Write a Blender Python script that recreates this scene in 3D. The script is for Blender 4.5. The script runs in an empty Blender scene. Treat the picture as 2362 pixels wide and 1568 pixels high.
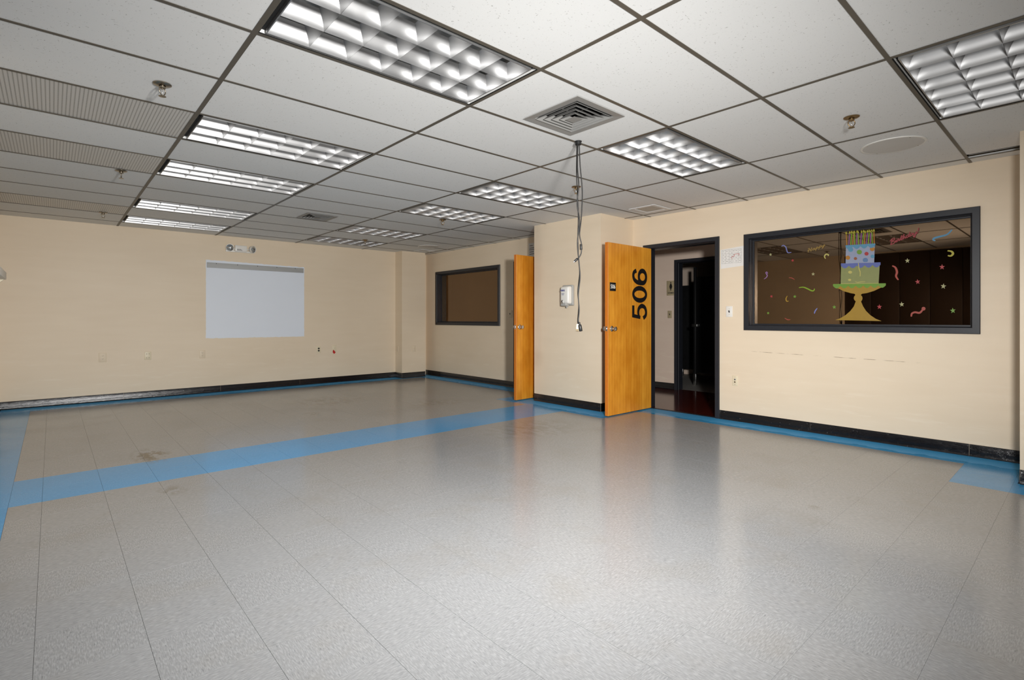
import bpy, bmesh, math, random
from mathutils import Vector, Matrix, noise
from mathutils.geometry import tessellate_polygon
random.seed(7)
scene = bpy.context.scene
C = scene.collection

# ------------------------------------------------------------------ camera
CAM = Vector((0.0, 0.0, 1.144))
YAW = 0.8502
FPX, CX, CY, IW, IH = 1191.78, 1166.1, 734.43, 2362.0, 1568.0
cd = bpy.data.cameras.new('camera')
cd.sensor_fit = 'HORIZONTAL'
cd.sensor_width = 36.0
cd.lens = 36.0 * FPX / IW
cd.shift_x = (IW / 2 - CX) / IW
cd.shift_y = (CY - IH / 2) / IW
cd.clip_start = 0.02
cam = bpy.data.objects.new('camera', cd)
cam.location = CAM
cam.rotation_euler = (math.pi / 2, 0, YAW - math.pi / 2)
C.objects.link(cam)
scene.camera = cam

# ------------------------------------------------------------------ world, photographer's flash, exposure
w = bpy.data.worlds.new('world')
w.use_nodes = True
w.node_tree.nodes['Background'].inputs[0].default_value = (0.0, 0.0, 0.0, 1)
scene.world = w
w.cycles.sampling_method = 'NONE'

FLASH_W = 1360.0
fd = bpy.data.lights.new('flash', 'SPOT')
fd.energy = FLASH_W
fd.color = (1.0, 0.99, 0.975)
fd.spot_size = math.radians(148)
fd.spot_blend = 1.0
fd.shadow_soft_size = 0.13
fl = bpy.data.objects.new('flash', fd)
fl.location = (0.75, -0.2, 1.57)
fl.scale = (1.0, 0.46, 1.0)
fl.rotation_euler = Vector((0.46, 0.885, -0.215)).to_track_quat('-Z', 'Y').to_euler()
C.objects.link(fl)

scene.view_settings.view_transform = 'Standard'
scene.view_settings.look = 'None'
scene.view_settings.gamma = 1.0
scene.view_settings.use_curve_mapping = False
scene.view_settings.exposure = 0.0
cy = scene.cycles
cy.max_bounces = 9; cy.diffuse_bounces = 8; cy.glossy_bounces = 3; cy.transparent_max_bounces = 8; cy.caustics_refractive = False
cy.use_adaptive_sampling = True; cy.adaptive_threshold = 0.05

# ------------------------------------------------------------------ dimensions of the room (metres)
XL, XR, YB, YF, ZC = -0.49, 5.74, 9.0, -2.6, 2.435
WT = 0.15
GX0, GY0, GT = 0.689, 1.285, 0.6096            # ceiling grid origin and 2 ft module
FX0, FY0, FT = -0.046, 0.674, 0.3048           # floor tile origin and 1 ft module

def at(u, v, axis, val):
    """the point where the line of sight through a photo pixel meets the plane axis = val"""
    f = Vector((math.cos(YAW), math.sin(YAW), 0)); r = Vector((math.sin(YAW), -math.cos(YAW), 0))
    d = r * ((u - CX) / FPX) + Vector((0, 0, 1)) * ((CY - v) / FPX) + f
    k = (val - CAM[axis]) / d[axis]
    return CAM + d * k

# ------------------------------------------------------------------ materials
def srgb(r, g, b):
    return tuple(((c / 255) / 12.92 if c / 255 <= 0.04045 else ((c / 255 + 0.055) / 1.055) ** 2.4) for c in (r, g, b)) + (1,)

class NT:
    def __init__(s, name):
        s.m = bpy.data.materials.new(name); s.m.use_nodes = True
        s.t = s.m.node_tree; s.b = s.t.nodes['Principled BSDF']
    def n(s, typ, **kw):
        x = s.t.nodes.new(typ)
        for k, v in kw.items():
            if k.startswith('i_'):
                key = k[2:]; key = int(key) if key.isdigit() else key.replace('_', ' ')
                s.put(x.inputs[key], v)
            else: setattr(x, k, v)
        return x
    def put(s, sock, v):
        if isinstance(v, bpy.types.NodeSocket): s.t.links.new(v, sock)
        elif isinstance(v, bpy.types.Node): s.t.links.new(v.outputs[0], sock)
        else: sock.default_value = v
    def math(s, op, a, b=0.0, c=None):
        x = s.n('ShaderNodeMath', operation=op); s.put(x.inputs[0], a); s.put(x.inputs[1], b)
        if c is not None: s.put(x.inputs[2], c)
        return x.outputs[0]
    def mix(s, f, a, b):
        x = s.n('ShaderNodeMix', data_type='RGBA'); s.put(x.inputs[0], f); s.put(x.inputs[6], a); s.put(x.inputs[7], b)
        return x.outputs[2]
    def ramp(s, f, lo, hi, a=0.0, b=1.0):
        x = s.n('ShaderNodeMapRange'); s.put(x.inputs[0], f)
        for i, v in enumerate((lo, hi, a, b)): s.put(x.inputs[i + 1], v)
        return x.outputs[0]
    def pos(s): return s.n('ShaderNodeNewGeometry').outputs['Position']
    def scaled(s, vec, sc, off=(0, 0, 0)):
        x = s.n('ShaderNodeVectorMath', operation='MULTIPLY_ADD')
        s.put(x.inputs[0], vec); x.inputs[1].default_value = sc; x.inputs[2].default_value = off
        return x.outputs[0]
    def noise(s, vec, scale, detail=2.0, rough=0.5):
        x = s.n('ShaderNodeTexNoise'); s.put(x.inputs['Vector'], vec)
        x.inputs['Scale'].default_value = scale; x.inputs['Detail'].default_value = detail; x.inputs['Roughness'].default_value = rough
        return x.outputs[0]
    def bump(s, h, strength=0.2, dist=0.002):
        x = s.n('ShaderNodeBump'); s.put(x.inputs['Height'], h)
        x.inputs['Strength'].default_value = strength; x.inputs['Distance'].default_value = dist
        s.t.links.new(x.outputs[0], s.b.inputs['Normal'])
    def set(s, col=None, rough=None, metal=None, spec=None, coat=None):
        if col is not None: s.put(s.b.inputs['Base Color'], col)
        if rough is not None: s.put(s.b.inputs['Roughness'], rough)
        if metal is not None: s.put(s.b.inputs['Metallic'], metal)
        if spec is not None: s.put(s.b.inputs['Specular IOR Level'], spec)
        if coat is not None: s.put(s.b.inputs['Coat Weight'], coat)
        return s.m

def plain(name, col, rough=0.5, metal=0.0, var=0.06, scale=14.0, spec=None):
    k = NT(name); n = k.noise(k.pos(), scale, 3)
    dark = tuple(c * (1 - var) for c in col[:3]) + (1,); lite = tuple(min(1, c * (1 + var)) for c in col[:3]) + (1,)
    return k.set(k.mix(n, dark, lite), k.ramp(n, 0.2, 0.8, rough * 0.9, rough * 1.1), metal, spec)

def wall_paint(name, c1, c2, scuff=False):
    k = NT(name); p = k.pos()
    big = k.noise(k.scaled(p, (0.9, 0.9, 1.6)), 1.0, 3)
    streak = k.noise(k.scaled(p, (1.2, 1.2, 9.0)), 1.3, 3)
    fine = k.noise(p, 160, 2)
    f = k.math('ADD', k.math('MULTIPLY', big, 0.6), k.math('MULTIPLY', streak, 0.4))
    col = k.mix(k.ramp(f, 0.35, 0.65), c1, c2)
    # pale rubbed patches low on the wall
    sep = k.n('ShaderNodeSeparateXYZ'); k.put(sep.inputs[0], p)
    sm = k.math('MULTIPLY', k.ramp(k.noise(k.scaled(p, (2.2, 2.2, 14.0)), 1.6, 4), 0.58, 0.72), k.ramp(sep.outputs[2], 0.3, 0.9, 0.35, 0.05))
    col = k.mix(sm, col, srgb(238, 226, 206))
    if scuff:   # long broken rub mark left by chair backs
        line = k.math('ADD', k.math('MULTIPLY', sep.outputs[1], 0.022), 0.731)
        d = k.math('ABSOLUTE', k.math('SUBTRACT', sep.outputs[2], line))
        m = k.math('MULTIPLY', k.ramp(d, 0.001, 0.0035, 1, 0), k.ramp(k.noise(k.scaled(p, (1, 9, 30)), 1, 3), 0.48, 0.6, 0, 0.75))
        m = k.math('MULTIPLY', m, k.math('MULTIPLY', k.ramp(sep.outputs[1], 0.95, 1.05), k.ramp(sep.outputs[1], 2.4, 2.5, 1, 0)))
        col = k.mix(m, col, srgb(120, 98, 78))
    k.bump(k.math('ADD', fine, k.math('MULTIPLY', streak, 1.0)), 0.10, 0.002)
    return k.set(col, 0.48, 0, 0.38)

M = {}
M['wall'] = wall_paint('wall_paint_beige', srgb(226, 209, 184), srgb(231, 215, 191), True)
M['hallwall'] = wall_paint('corridor_paint_beige', srgb(222, 200, 182), srgb(226, 206, 188))
M['frame'] = plain('frame_paint_slate_black', srgb(35, 37, 43), 0.4, 0, 0.1, 30)
M['black'] = plain('matt_black_plastic', srgb(22, 22, 22), 0.45)
M['void'] = plain('unlit_plenum', srgb(16, 15, 14), 0.9)
M['chrome'] = plain('brushed_chrome', (0.70, 0.69, 0.67, 1), 0.26, 1.0, 0.05)
M['nickel'] = plain('aged_nickel', (0.36, 0.31, 0.24, 1), 0.3, 1.0, 0.2, 60)
M['bronze'] = plain('aged_brass', (0.32, 0.22, 0.11, 1), 0.35, 1.0, 0.2, 60)
M['tee'] = plain('ceiling_grid_bronze_grey', srgb(88, 82, 72), 0.45, 0.0, 0.12, 20)
M['ivory'] = plain('ivory_plastic', srgb(226, 214, 186), 0.4)
M['white'] = plain('white_plastic', srgb(232, 230, 224), 0.35)
M['grey'] = plain('grey_plastic', srgb(172, 172, 168), 0.4)
M['paintedplate'] = plain('overpainted_plate', srgb(226, 210, 185), 0.48)
M['galv'] = plain('galvanised_steel', (0.42, 0.42, 0.41, 1), 0.38, 0.9, 0.15, 40)
M['ventgrey'] = plain('vent_enamel_grey', srgb(136, 135, 132), 0.42, 0.0, 0.06, 20)
M['paper'] = plain('white_paper', srgb(228, 226, 222), 0.8, 0, 0.03)
M['ink'] = plain('black_ink', srgb(60, 58, 58), 0.8)
M['redink'] = plain('red_ink', srgb(178, 50, 44), 0.8)
M['red'] = plain('red_tape', srgb(190, 32, 28), 0.5)
M['signtan'] = plain('sign_tan', srgb(176, 160, 128), 0.5)
M['partition'] = plain('partition_vinyl_dark_brown', srgb(52, 38, 28), 0.6, 0, 0.15, 6)
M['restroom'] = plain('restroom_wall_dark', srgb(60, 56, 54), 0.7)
M['stall'] = plain('stall_enamel_black', srgb(14, 14, 15), 0.45)
M['mosaic'] = plain('restroom_floor_mosaic', srgb(150, 146, 140), 0.5, 0, 0.35, 90)
M['louver'] = plain('louver_semispecular_aluminium', (0.53, 0.53, 0.53, 1), 0.40, 0.92, 0.02, 8)
M['pan'] = plain('troffer_pan_white', srgb(225, 225, 222), 0.5)
M['blue_logo'] = plain('logo_blue', srgb(58, 64, 132), 0.5)
M['cordblack'] = plain('cord_rubber_black', srgb(32, 31, 30), 0.5)
M['patch'] = plain('bare_wall_bluish_white', srgb(226, 233, 243), 0.5, 0, 0.02, 3)

def rail_mat():
    k = NT('rail_brushed_aluminium'); n = k.noise(k.scaled(k.pos(), (3, 3, 260)), 1, 3)
    return k.set(k.mix(n, srgb(150, 152, 152), srgb(190, 191, 190)), 0.6, 0.15)
M['rail'] = rail_mat()

def base_mat():
    k = NT('vinyl_cove_base_black'); p = k.pos()
    n = k.noise(k.scaled(p, (1, 1, 3)), 16, 5, 0.65); s = k.noise(p, 55, 3)
    m = k.math('MULTIPLY', k.ramp(s, 0.67, 0.72), 0.35)
    k.bump(n, 0.45, 0.006)
    return k.set(k.mix(m, k.mix(n, srgb(12, 12, 15), srgb(24, 24, 29)), srgb(110, 108, 108)), k.ramp(n, 0.3, 0.7, 0.12, 0.22), 0, 0.5)
M['base'] = base_mat()

def ceiling_tile_mat():
    k = NT('fissured_mineral_tile'); p = k.pos()
    big = k.noise(p, 1.3, 2)
    wob = k.scaled(p, (1, 1, 1))
    a = k.noise(k.scaled(p, (60, 150, 1)), 1, 1.5); b = k.noise(k.scaled(p, (150, 60, 1), (7, 3, 0)), 1, 1.5)
    fis = k.math('MAXIMUM', k.ramp(a, 0.70, 0.76), k.ramp(b, 0.70, 0.76))
    pin = k.ramp(k.noise(p, 420, 1), 0.68, 0.74)
    m = k.math('MAXIMUM', k.math('MULTIPLY', fis, 0.5), k.math('MULTIPLY', pin, 0.22))
    col = k.mix(m, k.mix(big, srgb(226, 226, 224), srgb(233, 233, 231)), srgb(120, 116, 108))
    return k.set(col, 0.85, 0, 0.25)
M['ctile'] = ceiling_tile_mat()

def perforated_mat(name, px, py, cr, base, hole):
    k = NT(name); p = k.pos(); sep = k.n('ShaderNodeSeparateXYZ'); k.put(sep.inputs[0], p)
    fx = k.math('ABSOLUTE', k.math('SUBTRACT', k.math('FRACT', k.math('DIVIDE', sep.outputs[0], px)), 0.5))
    fy = k.math('ABSOLUTE', k.math('SUBTRACT', k.math('FRACT', k.math('DIVIDE', sep.outputs[1], py)), 0.5))
    m = k.math('MULTIPLY', k.math('LESS_THAN', fx, cr), k.math('LESS_THAN', fy, 0.30))
    return k.set(k.mix(m, base, hole), 0.4, 0.1)
M['perf'] = perforated_mat('perforated_panel_enamel', 0.0185, 0.0098, 0.16, srgb(206, 204, 200), srgb(128, 126, 122))
M['perfvent'] = perforated_mat('perforated_vent_enamel', 0.011, 0.011, 0.24, srgb(190, 188, 184), srgb(70, 68, 66))

STAINS = [(0.62, 5.2, 0.16, 0.34, 1.0), (0.60, 4.05, 0.10, 0.14, 0.5), (2.9, 7.0, 0.6, 0.5, 0.45), (3.9, 5.9, 0.5, 0.35, 0.35), (3.75, 3.85, 0.7, 0.45, 0.35), (2.35, 6.2, 0.12, 0.12, 0.5), (3.47, 1.12, 0.05, 0.05, 0.35)]
def vct_mat(name, base, lite, dark, warm):
    k = NT(name); p = k.pos(); sep = k.n('ShaderNodeSeparateXYZ'); k.put(sep.inputs[0], p)
    x, y = sep.outputs[0], sep.outputs[1]
    gx = k.math('FLOOR', k.math('DIVIDE', k.math('SUBTRACT', x, FX0), FT)); gy = k.math('FLOOR', k.math('DIVIDE', k.math('SUBTRACT', y, FY0), FT))
    par = k.math('ABSOLUTE', k.math('MODULO', k.math('ADD', gx, gy), 2.0))
    va = k.scaled(p, (42, 230, 1)); vb = k.scaled(p, (230, 42, 1))
    vm = k.n('ShaderNodeMix', data_type='VECTOR'); k.put(vm.inputs[0], par); k.put(vm.inputs[4], va); k.put(vm.inputs[5], vb)
    v = vm.outputs[1]
    off = k.n('ShaderNodeVectorMath', operation='ADD'); k.put(off.inputs[0], v); off.inputs[1].default_value = (31.7, 11.3, 0)
    n1 = k.noise(v, 1, 2.5); n2 = k.noise(off.outputs[0], 1, 2.5)
    col = k.mix(k.ramp(n1, 0.42, 0.72), base, lite)
    col = k.mix(k.math('MULTIPLY', k.ramp(n2, 0.58, 0.74), 0.75), col, dark)
    tile = k.n('ShaderNodeTexWhiteNoise', noise_dimensions='2D'); cmb = k.n('ShaderNodeCombineXYZ'); k.put(cmb.inputs[0], gx); k.put(cmb.inputs[1], gy); k.put(tile.inputs['Vector'], cmb.outputs[0])
    col = k.mix(k.math('MULTIPLY', tile.outputs['Value'], 0.10), col, lite)
    # worn, yellowed wax and a few spills
    gn = k.noise(p, 2.2, 3, 0.65)
    grime = k.ramp(gn, 0.52, 0.75, 0, 0.22)
    specks = k.math('MULTIPLY', k.ramp(k.noise(p, 26, 3, 0.7), 0.72, 0.76), 0.35)
    col = k.mix(k.math('MAXIMUM', grime, specks), col, warm)
    sn = k.noise(k.scaled(p, (9, 4, 1)), 1.6, 4, 0.7)
    for (sx, sy, rx, ry, st) in STAINS:
        dx = k.math('DIVIDE', k.math('SUBTRACT', x, sx), rx); dy = k.math('DIVIDE', k.math('SUBTRACT', y, sy), ry)
        d = k.math('SQRT', k.math('ADD', k.math('MULTIPLY', dx, dx), k.math('MULTIPLY', dy, dy)))
        m = k.math('MULTIPLY', k.ramp(d, 0.3, 1.0, 1, 0), k.ramp(sn, 0.44, 0.56, 0, st))
        col = k.mix(m, col, srgb(104, 92, 72))
    ro = k.ramp(gn, 0.3, 0.7, 0.12, 0.22)
    # the polishing machine never reached the last hand's breadth along the walls
    d1 = k.math('MINIMUM', k.math('SUBTRACT', XR, x), k.math('SUBTRACT', YB, y))
    d2 = k.math('MAXIMUM', k.math('SUBTRACT', 5.07, x), k.math('SUBTRACT', k.math('ABSOLUTE', k.math('SUBTRACT', y, 4.583)), 0.583))
    dw = k.math('ADD', k.math('MINIMUM', d1, d2), k.math('MULTIPLY', k.math('SUBTRACT', k.noise(k.scaled(p, (3, 3, 1)), 2.0, 3), 0.5), 0.16))
    dull = k.ramp(dw, 0.24, 0.26, 1, 0)
    ro = k.math('ADD', ro, k.math('MULTIPLY', dull, 0.28))
    return k.set(col, ro, 0, 0.5)
M['vct'] = vct_mat('vinyl_tile_grey', srgb(147, 148, 149), srgb(170, 171, 172), srgb(113, 115, 119), srgb(138, 128, 110))
M['vctblue'] = vct_mat('vinyl_tile_blue', srgb(56, 152, 212), srgb(80, 168, 224), srgb(44, 128, 188), srgb(66, 130, 172))

def wood_mat(name, along):
    k = NT(name); p = k.pos()
    sc = (9, 9, 1.1)
    wv = k.scaled(p, sc)
    n = k.noise(wv, 1.0, 4, 0.55)
    dist = k.n('ShaderNodeTexWave', wave_type='RINGS', rings_direction='Z')
    k.put(dist.inputs['Vector'], k.scaled(p, (3.2, 3.2, 0.42), (1.3, 0.4, 0.2))); dist.inputs['Scale'].default_value = 2.2
    dist.inputs['Distortion'].default_value = 5.5; dist.inputs['Detail'].default_value = 2.0; dist.inputs['Detail Scale'].default_value = 0.9
    fine = k.noise(k.scaled(p, (240, 240, 6)), 1.0, 3)
    blot = k.noise(k.scaled(p, (9, 9, 4.5)), 1.0, 4)
    sep = k.n('ShaderNodeSeparateXYZ'); k.put(sep.inputs[0], p)
    strip = k.n('ShaderNodeTexWhiteNoise', noise_dimensions='1D'); k.put(strip.inputs['W'], k.math('FLOOR', k.math('DIVIDE', k.math('ADD', sep.outputs[0], 0.02), 0.222)))
    f = k.math('ADD', k.math('MULTIPLY', n, 0.26), k.math('MULTIPLY', dist.outputs[0], 0.07))
    f = k.math('ADD', f, k.math('MULTIPLY', blot, 0.42))
    f = k.math('ADD', f, k.math('MULTIPLY', strip.outputs['Value'], 0.26))
    f = k.math('ADD', f, k.math('MULTIPLY', fine, 0.05))
    col = k.mix(k.ramp(f, 0.38, 0.80), srgb(202, 126, 30), srgb(246, 176, 62))
    k.bump(fine, 0.06, 0.001)
    return k.set(col, 0.34, 0, 0.45)
M['wood'] = wood_mat('birch_veneer_amber', 0)
M['woodedge'] = plain('birch_edge_orange', srgb(208, 118, 34), 0.4, 0, 0.12, 30)

def hallfloor():
    k = NT('corridor_floor_dark_red'); p = k.pos(); n = k.noise(k.scaled(p, (20, 120, 1)), 1, 4)
    return k.set(k.mix(n, srgb(58, 18, 12), srgb(92, 36, 26)), 0.14, 0, 0.5)
M['hallfloor'] = hallfloor()

def glass_mat():
    k = NT('bronze_reflective_glass'); t = k.t
    tr = k.n('ShaderNodeBsdfTransparent'); tr.inputs[0].default_value = (0.14, 0.10, 0.07, 1)
    gl = k.n('ShaderNodeBsdfGlossy'); gl.inputs[0].default_value = (0.19, 0.132, 0.085, 1); gl.inputs['Roughness'].default_value = 0.015
    ad = k.n('ShaderNodeAddShader'); t.links.new(tr.outputs[0], ad.inputs[0]); t.links.new(gl.outputs[0], ad.inputs[1])
    t.links.new(ad.outputs[0], t.nodes['Material Output'].inputs[0]); t.nodes.remove(k.b)
    return k.m
M['glass'] = glass_mat()

M['lamp'] = plain('fluorescent_tube_unlit', srgb(236, 236, 232), 0.2, 0, 0.02)
M['lens'] = plain('lamp_lens_glass', (0.55, 0.58, 0.6, 1), 0.12, 0.85, 0.2, 60)

def decal(name, r, g, b): return plain('decal_' + name, tuple(c * 0.6 for c in srgb(r, g, b)[:3]) + (1,), 0.5, 0, 0.08, 40)
for nm, c in dict(cream=(196, 192, 140), red=(196, 62, 66), green=(128, 176, 62), orange=(206, 140, 44), gold=(192, 152, 44), lime=(150, 190, 40), purple=(150, 96, 150), lavender=(140, 146, 214), violet=(176, 130, 190), sky=(96, 166, 208), tierwhite=(174, 184, 212), tiergreen=(160, 166, 104), frost=(104, 170, 206), periwinkle=(110, 124, 196), brown=(172, 100, 60), blue=(106, 144, 196), coral=(192, 82, 66), yellow=(206, 196, 60), butter=(222, 210, 120), script=(176, 142, 70), scriptred=(176, 62, 68)).items():
    M['d_' + nm] = decal(nm, *c)

# ------------------------------------------------------------------ mesh helpers
def link(name, me, mat=None, parent=None):
    o = bpy.data.objects.new(name, me); C.objects.link(o)
    if mat is not None and me is not None and not me.materials: me.materials.append(M[mat])
    if parent is not None: o.parent = parent
    return o
def bm_obj(name, bm, mat, parent=None, smooth=False, sharp=None):
    bmesh.ops.recalc_face_normals(bm, faces=bm.faces[:])
    for f in bm.faces: f.smooth = smooth
    if smooth:
        for e in bm.edges:
            if len(e.link_faces) == 2 and e.calc_face_angle(0) > (sharp or 0.6): e.smooth = False
    me = bpy.data.meshes.new(name); bm.to_mesh(me); bm.free()
    return link(name, me, mat, parent)
def add_box(bm, x0, x1, y0, y1, z0, z1, mtx=None):
    vs = [bm.verts.new((x, y, z)) for x in (x0, x1) for y in (y0, y1) for z in (z0, z1)]
    if mtx: 
        for v in vs: v.co = mtx @ v.co
    for q in ((0, 1, 3, 2), (4, 6, 7, 5), (0, 4, 5, 1), (2, 3, 7, 6), (0, 2, 6, 4), (1, 5, 7, 3)): bm.faces.new([vs[i] for i in q])
    return vs
def box(name, x0, x1, y0, y1, z0, z1, mat, parent=None, bev=0.0, seg=2, mtx=None):
    bm = bmesh.new(); add_box(bm, x0, x1, y0, y1, z0, z1)
    if bev: bmesh.ops.bevel(bm, geom=bm.edges[:], offset=bev, segments=seg, affect='EDGES', profile=0.5)
    if mtx: bmesh.ops.transform(bm, matrix=mtx, verts=bm.verts[:])
    return bm_obj(name, bm, mat, parent, bool(bev), 0.9)
def lathe(name, prof, mat, parent=None, mtx=None, n=24):
    bm = bmesh.new(); rings = []
    for r, z in prof:
        rings.append([bm.verts.new((0, 0, z))] if r < 1e-6 else [bm.verts.new((r * math.cos(2 * math.pi * i / n), r * math.sin(2 * math.pi * i / n), z)) for i in range(n)])
    for a, b in zip(rings, rings[1:]):
        for i in range(n):
            j = (i + 1) % n
            if len(a) == 1 and len(b) == 1: continue
            if len(a) == 1: bm.faces.new((a[0], b[i], b[j]))
            elif len(b) == 1: bm.faces.new((a[i], a[j], b[0]))
            else: bm.faces.new((a[i], a[j], b[j], b[i]))
    if mtx: bmesh.ops.transform(bm, matrix=mtx, verts=bm.verts[:])
    return bm_obj(name, bm, mat, parent, True, 0.7)
def catmull(pts, sub=6):
    P = [Vector(p) for p in pts]; P = [P[0]] + P + [P[-1]]; out = []
    for i in range(1, len(P) - 2):
        a, b, c, d = P[i - 1:i + 3]
        for k in range(sub):
            t = k / sub
            out.append(0.5 * ((2 * b) + (c - a) * t + (2 * a - 5 * b + 4 * c - d) * t * t + (3 * b - a - 3 * c + d) * t ** 3))
    out.append(P[-2]); return out
def add_tube(bm, pts, r, n=8):
    up = Vector((0.31, 0.2, 0.93)); prev = None; rr = r if callable(r) else (lambda t: r)
    rings = []
    for i, p in enumerate(pts):
        d = (pts[min(i + 1, len(pts) - 1)] - pts[max(i - 1, 0)]).normalized()
        if prev is None:
            a = d.cross(up)
            if a.length < 0.1: a = d.cross(Vector((1, 0, 0)))
            a.normalize()
        else:
            a = (prev - d * prev.dot(d)).normalized()
        prev = a; b = d.cross(a); q = rr(i / max(1, len(pts) - 1))
        rings.append([bm.verts.new(p + (a * math.cos(2 * math.pi * k / n) + b * math.sin(2 * math.pi * k / n)) * q) for k in range(n)])
    for x, y in zip(rings, rings[1:]):
        for k in range(n): bm.faces.new((x[k], x[(k + 1) % n], y[(k + 1) % n], y[k]))
    bm.faces.new(rings[0][::-1]); bm.faces.new(rings[-1])
def tube(name, pts, r, mat, parent=None, n=8, sub=6):
    bm = bmesh.new(); add_tube(bm, catmull(pts, sub) if sub else [Vector(p) for p in pts], r, n)
    return bm_obj(name, bm, mat, parent, True, 0.9)
def prism(name, pts, depth, mat, parent=None):
    """flat outline (3D points in one plane) given a real thickness along depth vector"""
    bm = bmesh.new(); d = Vector(depth)
    a = [bm.verts.new(p) for p in pts]; b = [bm.verts.new(Vector(p) + d) for p in pts]; n = len(a)
    ax = max(range(3), key=lambda q: abs(d[q])); keep = [q for q in range(3) if q != ax]
    flat2 = [Vector((p[keep[0]], p[keep[1]], 0.0)) for p in pts]
    for i, j, k in tessellate_polygon([flat2]):
        bm.faces.new((a[i], a[j], a[k])); bm.faces.new((b[k], b[j], b[i]))
    for i in range(n): bm.faces.new((a[i], b[i], b[(i + 1) % n], a[(i + 1) % n]))
    return bm_obj(name, bm, mat, parent)
def text_mesh(name, body, size, M4, mat, parent=None, bold=0.0, ext=0.0006, sx=1.0, shear=0.0):
    cu = bpy.data.curves.new(name, 'FONT'); cu.body = body; cu.size = size; cu.align_x = 'CENTER'; cu.align_y = 'CENTER'
    cu.offset = bold; cu.extrude = ext; cu.resolution_u = 6; cu.shear = shear
    t = bpy.data.objects.new(name, cu); C.objects.link(t); dg = bpy.context.evaluated_depsgraph_get()
    me = bpy.data.meshes.new_from_object(t.evaluated_get(dg)); bpy.data.objects.remove(t); bpy.data.curves.remove(cu)
    me.transform(M4 @ Matrix.Diagonal((sx, 1, 1, 1))); me.materials.clear()
    return link(name, me, mat, parent)
def basis(o, x, y):
    x, y = Vector(x), Vector(y); z = x.cross(y); m = Matrix.Identity(4)
    for i in range(3): m[i][0], m[i][1], m[i][2], m[i][3] = x[i], y[i], z[i], o[i]
    return m
def tag(o, label=None, cat=None, group=None, kind=None):
    if label: o['label'] = label
    if cat: o['category'] = cat
    if group: o['group'] = group
    if kind: o['kind'] = kind
    return o
def empty(name, loc):
    o = bpy.data.objects.new(name, None); o.location = loc; C.objects.link(o); o.empty_display_size = 0.1; return o
def thing(name, loc, label, cat, group=None): return tag(empty(name, loc), label, cat, group)
def struct(o): o['kind'] = 'structure'; return o
def put(o, parent):           # parent a part built in world coordinates under a thing with an offset origin
    o.parent = parent; o.matrix_parent_inverse = Matrix.Translation(-parent.location); return o
def slab(name, plane, a_cuts, z_cuts, holes, c0, c1, mat):
    """wall slab with rectangular openings; plane 'x' (thickness along X) or 'y'"""
    na, nz = len(a_cuts) - 1, len(z_cuts) - 1
    full = lambda i, j: 0 <= i < na and 0 <= j < nz and not any(h[0] - 1e-6 <= (a_cuts[i] + a_cuts[i + 1]) / 2 <= h[1] + 1e-6 and h[2] - 1e-6 <= (z_cuts[j] + z_cuts[j + 1]) / 2 <= h[3] + 1e-6 for h in holes)
    bm = bmesh.new(); V = {}
    def v(i, j, s):
        if (i, j, s) not in V:
            c = (c0, c1)[s]; V[i, j, s] = bm.verts.new((c, a_cuts[i], z_cuts[j]) if plane == 'x' else (a_cuts[i], c, z_cuts[j]))
        return V[i, j, s]
    for i in range(na):
        for j in range(nz):
            if not full(i, j): continue
            for s in (0, 1): bm.faces.new((v(i, j, s), v(i + 1, j, s), v(i + 1, j + 1, s), v(i, j + 1, s)))
            if not full(i - 1, j): bm.faces.new((v(i, j, 0), v(i, j, 1), v(i, j + 1, 1), v(i, j + 1, 0)))
            if not full(i + 1, j): bm.faces.new((v(i + 1, j, 0), v(i + 1, j, 1), v(i + 1, j + 1, 1), v(i + 1, j + 1, 0)))
            if not full(i, j - 1): bm.faces.new((v(i, j, 0), v(i, j, 1), v(i + 1, j, 1), v(i + 1, j, 0)))
            if not full(i, j + 1): bm.faces.new((v(i, j + 1, 0), v(i, j + 1, 1), v(i + 1, j + 1, 1), v(i + 1, j + 1, 0)))
    return bm_obj(name, bm, mat)

# ================================================================== STRUCTURE
WIN1 = (0.615, 2.544, 1.016, 2.067); WIN2 = (6.673, 8.628, 1.018, 2.063)
DR1 = (2.825, 3.833, 2.083); DR2 = (5.313, 6.321, 2.083)
inset = 0.03
h1 = (WIN1[0] + inset, WIN1[1] - inset, WIN1[2] + inset, WIN1[3] - inset); h2 = (WIN2[0] + inset, WIN2[1] - inset, WIN2[2] + inset, WIN2[3] - inset)
h3 = (DR1[0] + inset, DR1[1] - inset, 0.0, DR1[2] - inset); h4 = (DR2[0] + inset, DR2[1] - inset, 0.0, DR2[2] - inset)
ZT = 2.60
ac = sorted({YF, YB} | {h[k] for h in (h1, h2, h3, h4) for k in (0, 1)})
zc = sorted({0.0, ZT} | {h[k] for h in (h1, h2, h3, h4) for k in (2, 3)})
struct(slab('wall_right', 'x', ac, zc, (h1, h2, h3, h4), XR, XR + WT, 'wall'))
struct(box('wall_back', XL - 0.12, XR + WT, YB, YB + 0.12, 0, ZT, 'wall'))
struct(slab('wall_left', 'x', [YF, -1.2, 3.37, YB], [0, 2.42, ZT], [(-1.2, 3.37, 0, 2.42)], XL - 0.12, XL, 'wall'))
struct(box('wall_rear', XL - 0.12, XR + WT, YF - 0.12, YF, 0, ZT, 'wall'))
struct(box('wall_chase', 5.07, XR, 4.0, 5.165, 0, ZT, 'wall'))
struct(box('wall_pilaster', 5.04, 5.56, 8.745, YB, 0, ZT, 'wall'))
struct(box('wall_column', 5.03, XR, -0.35, 0.338, 0, ZT, 'wall'))

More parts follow.
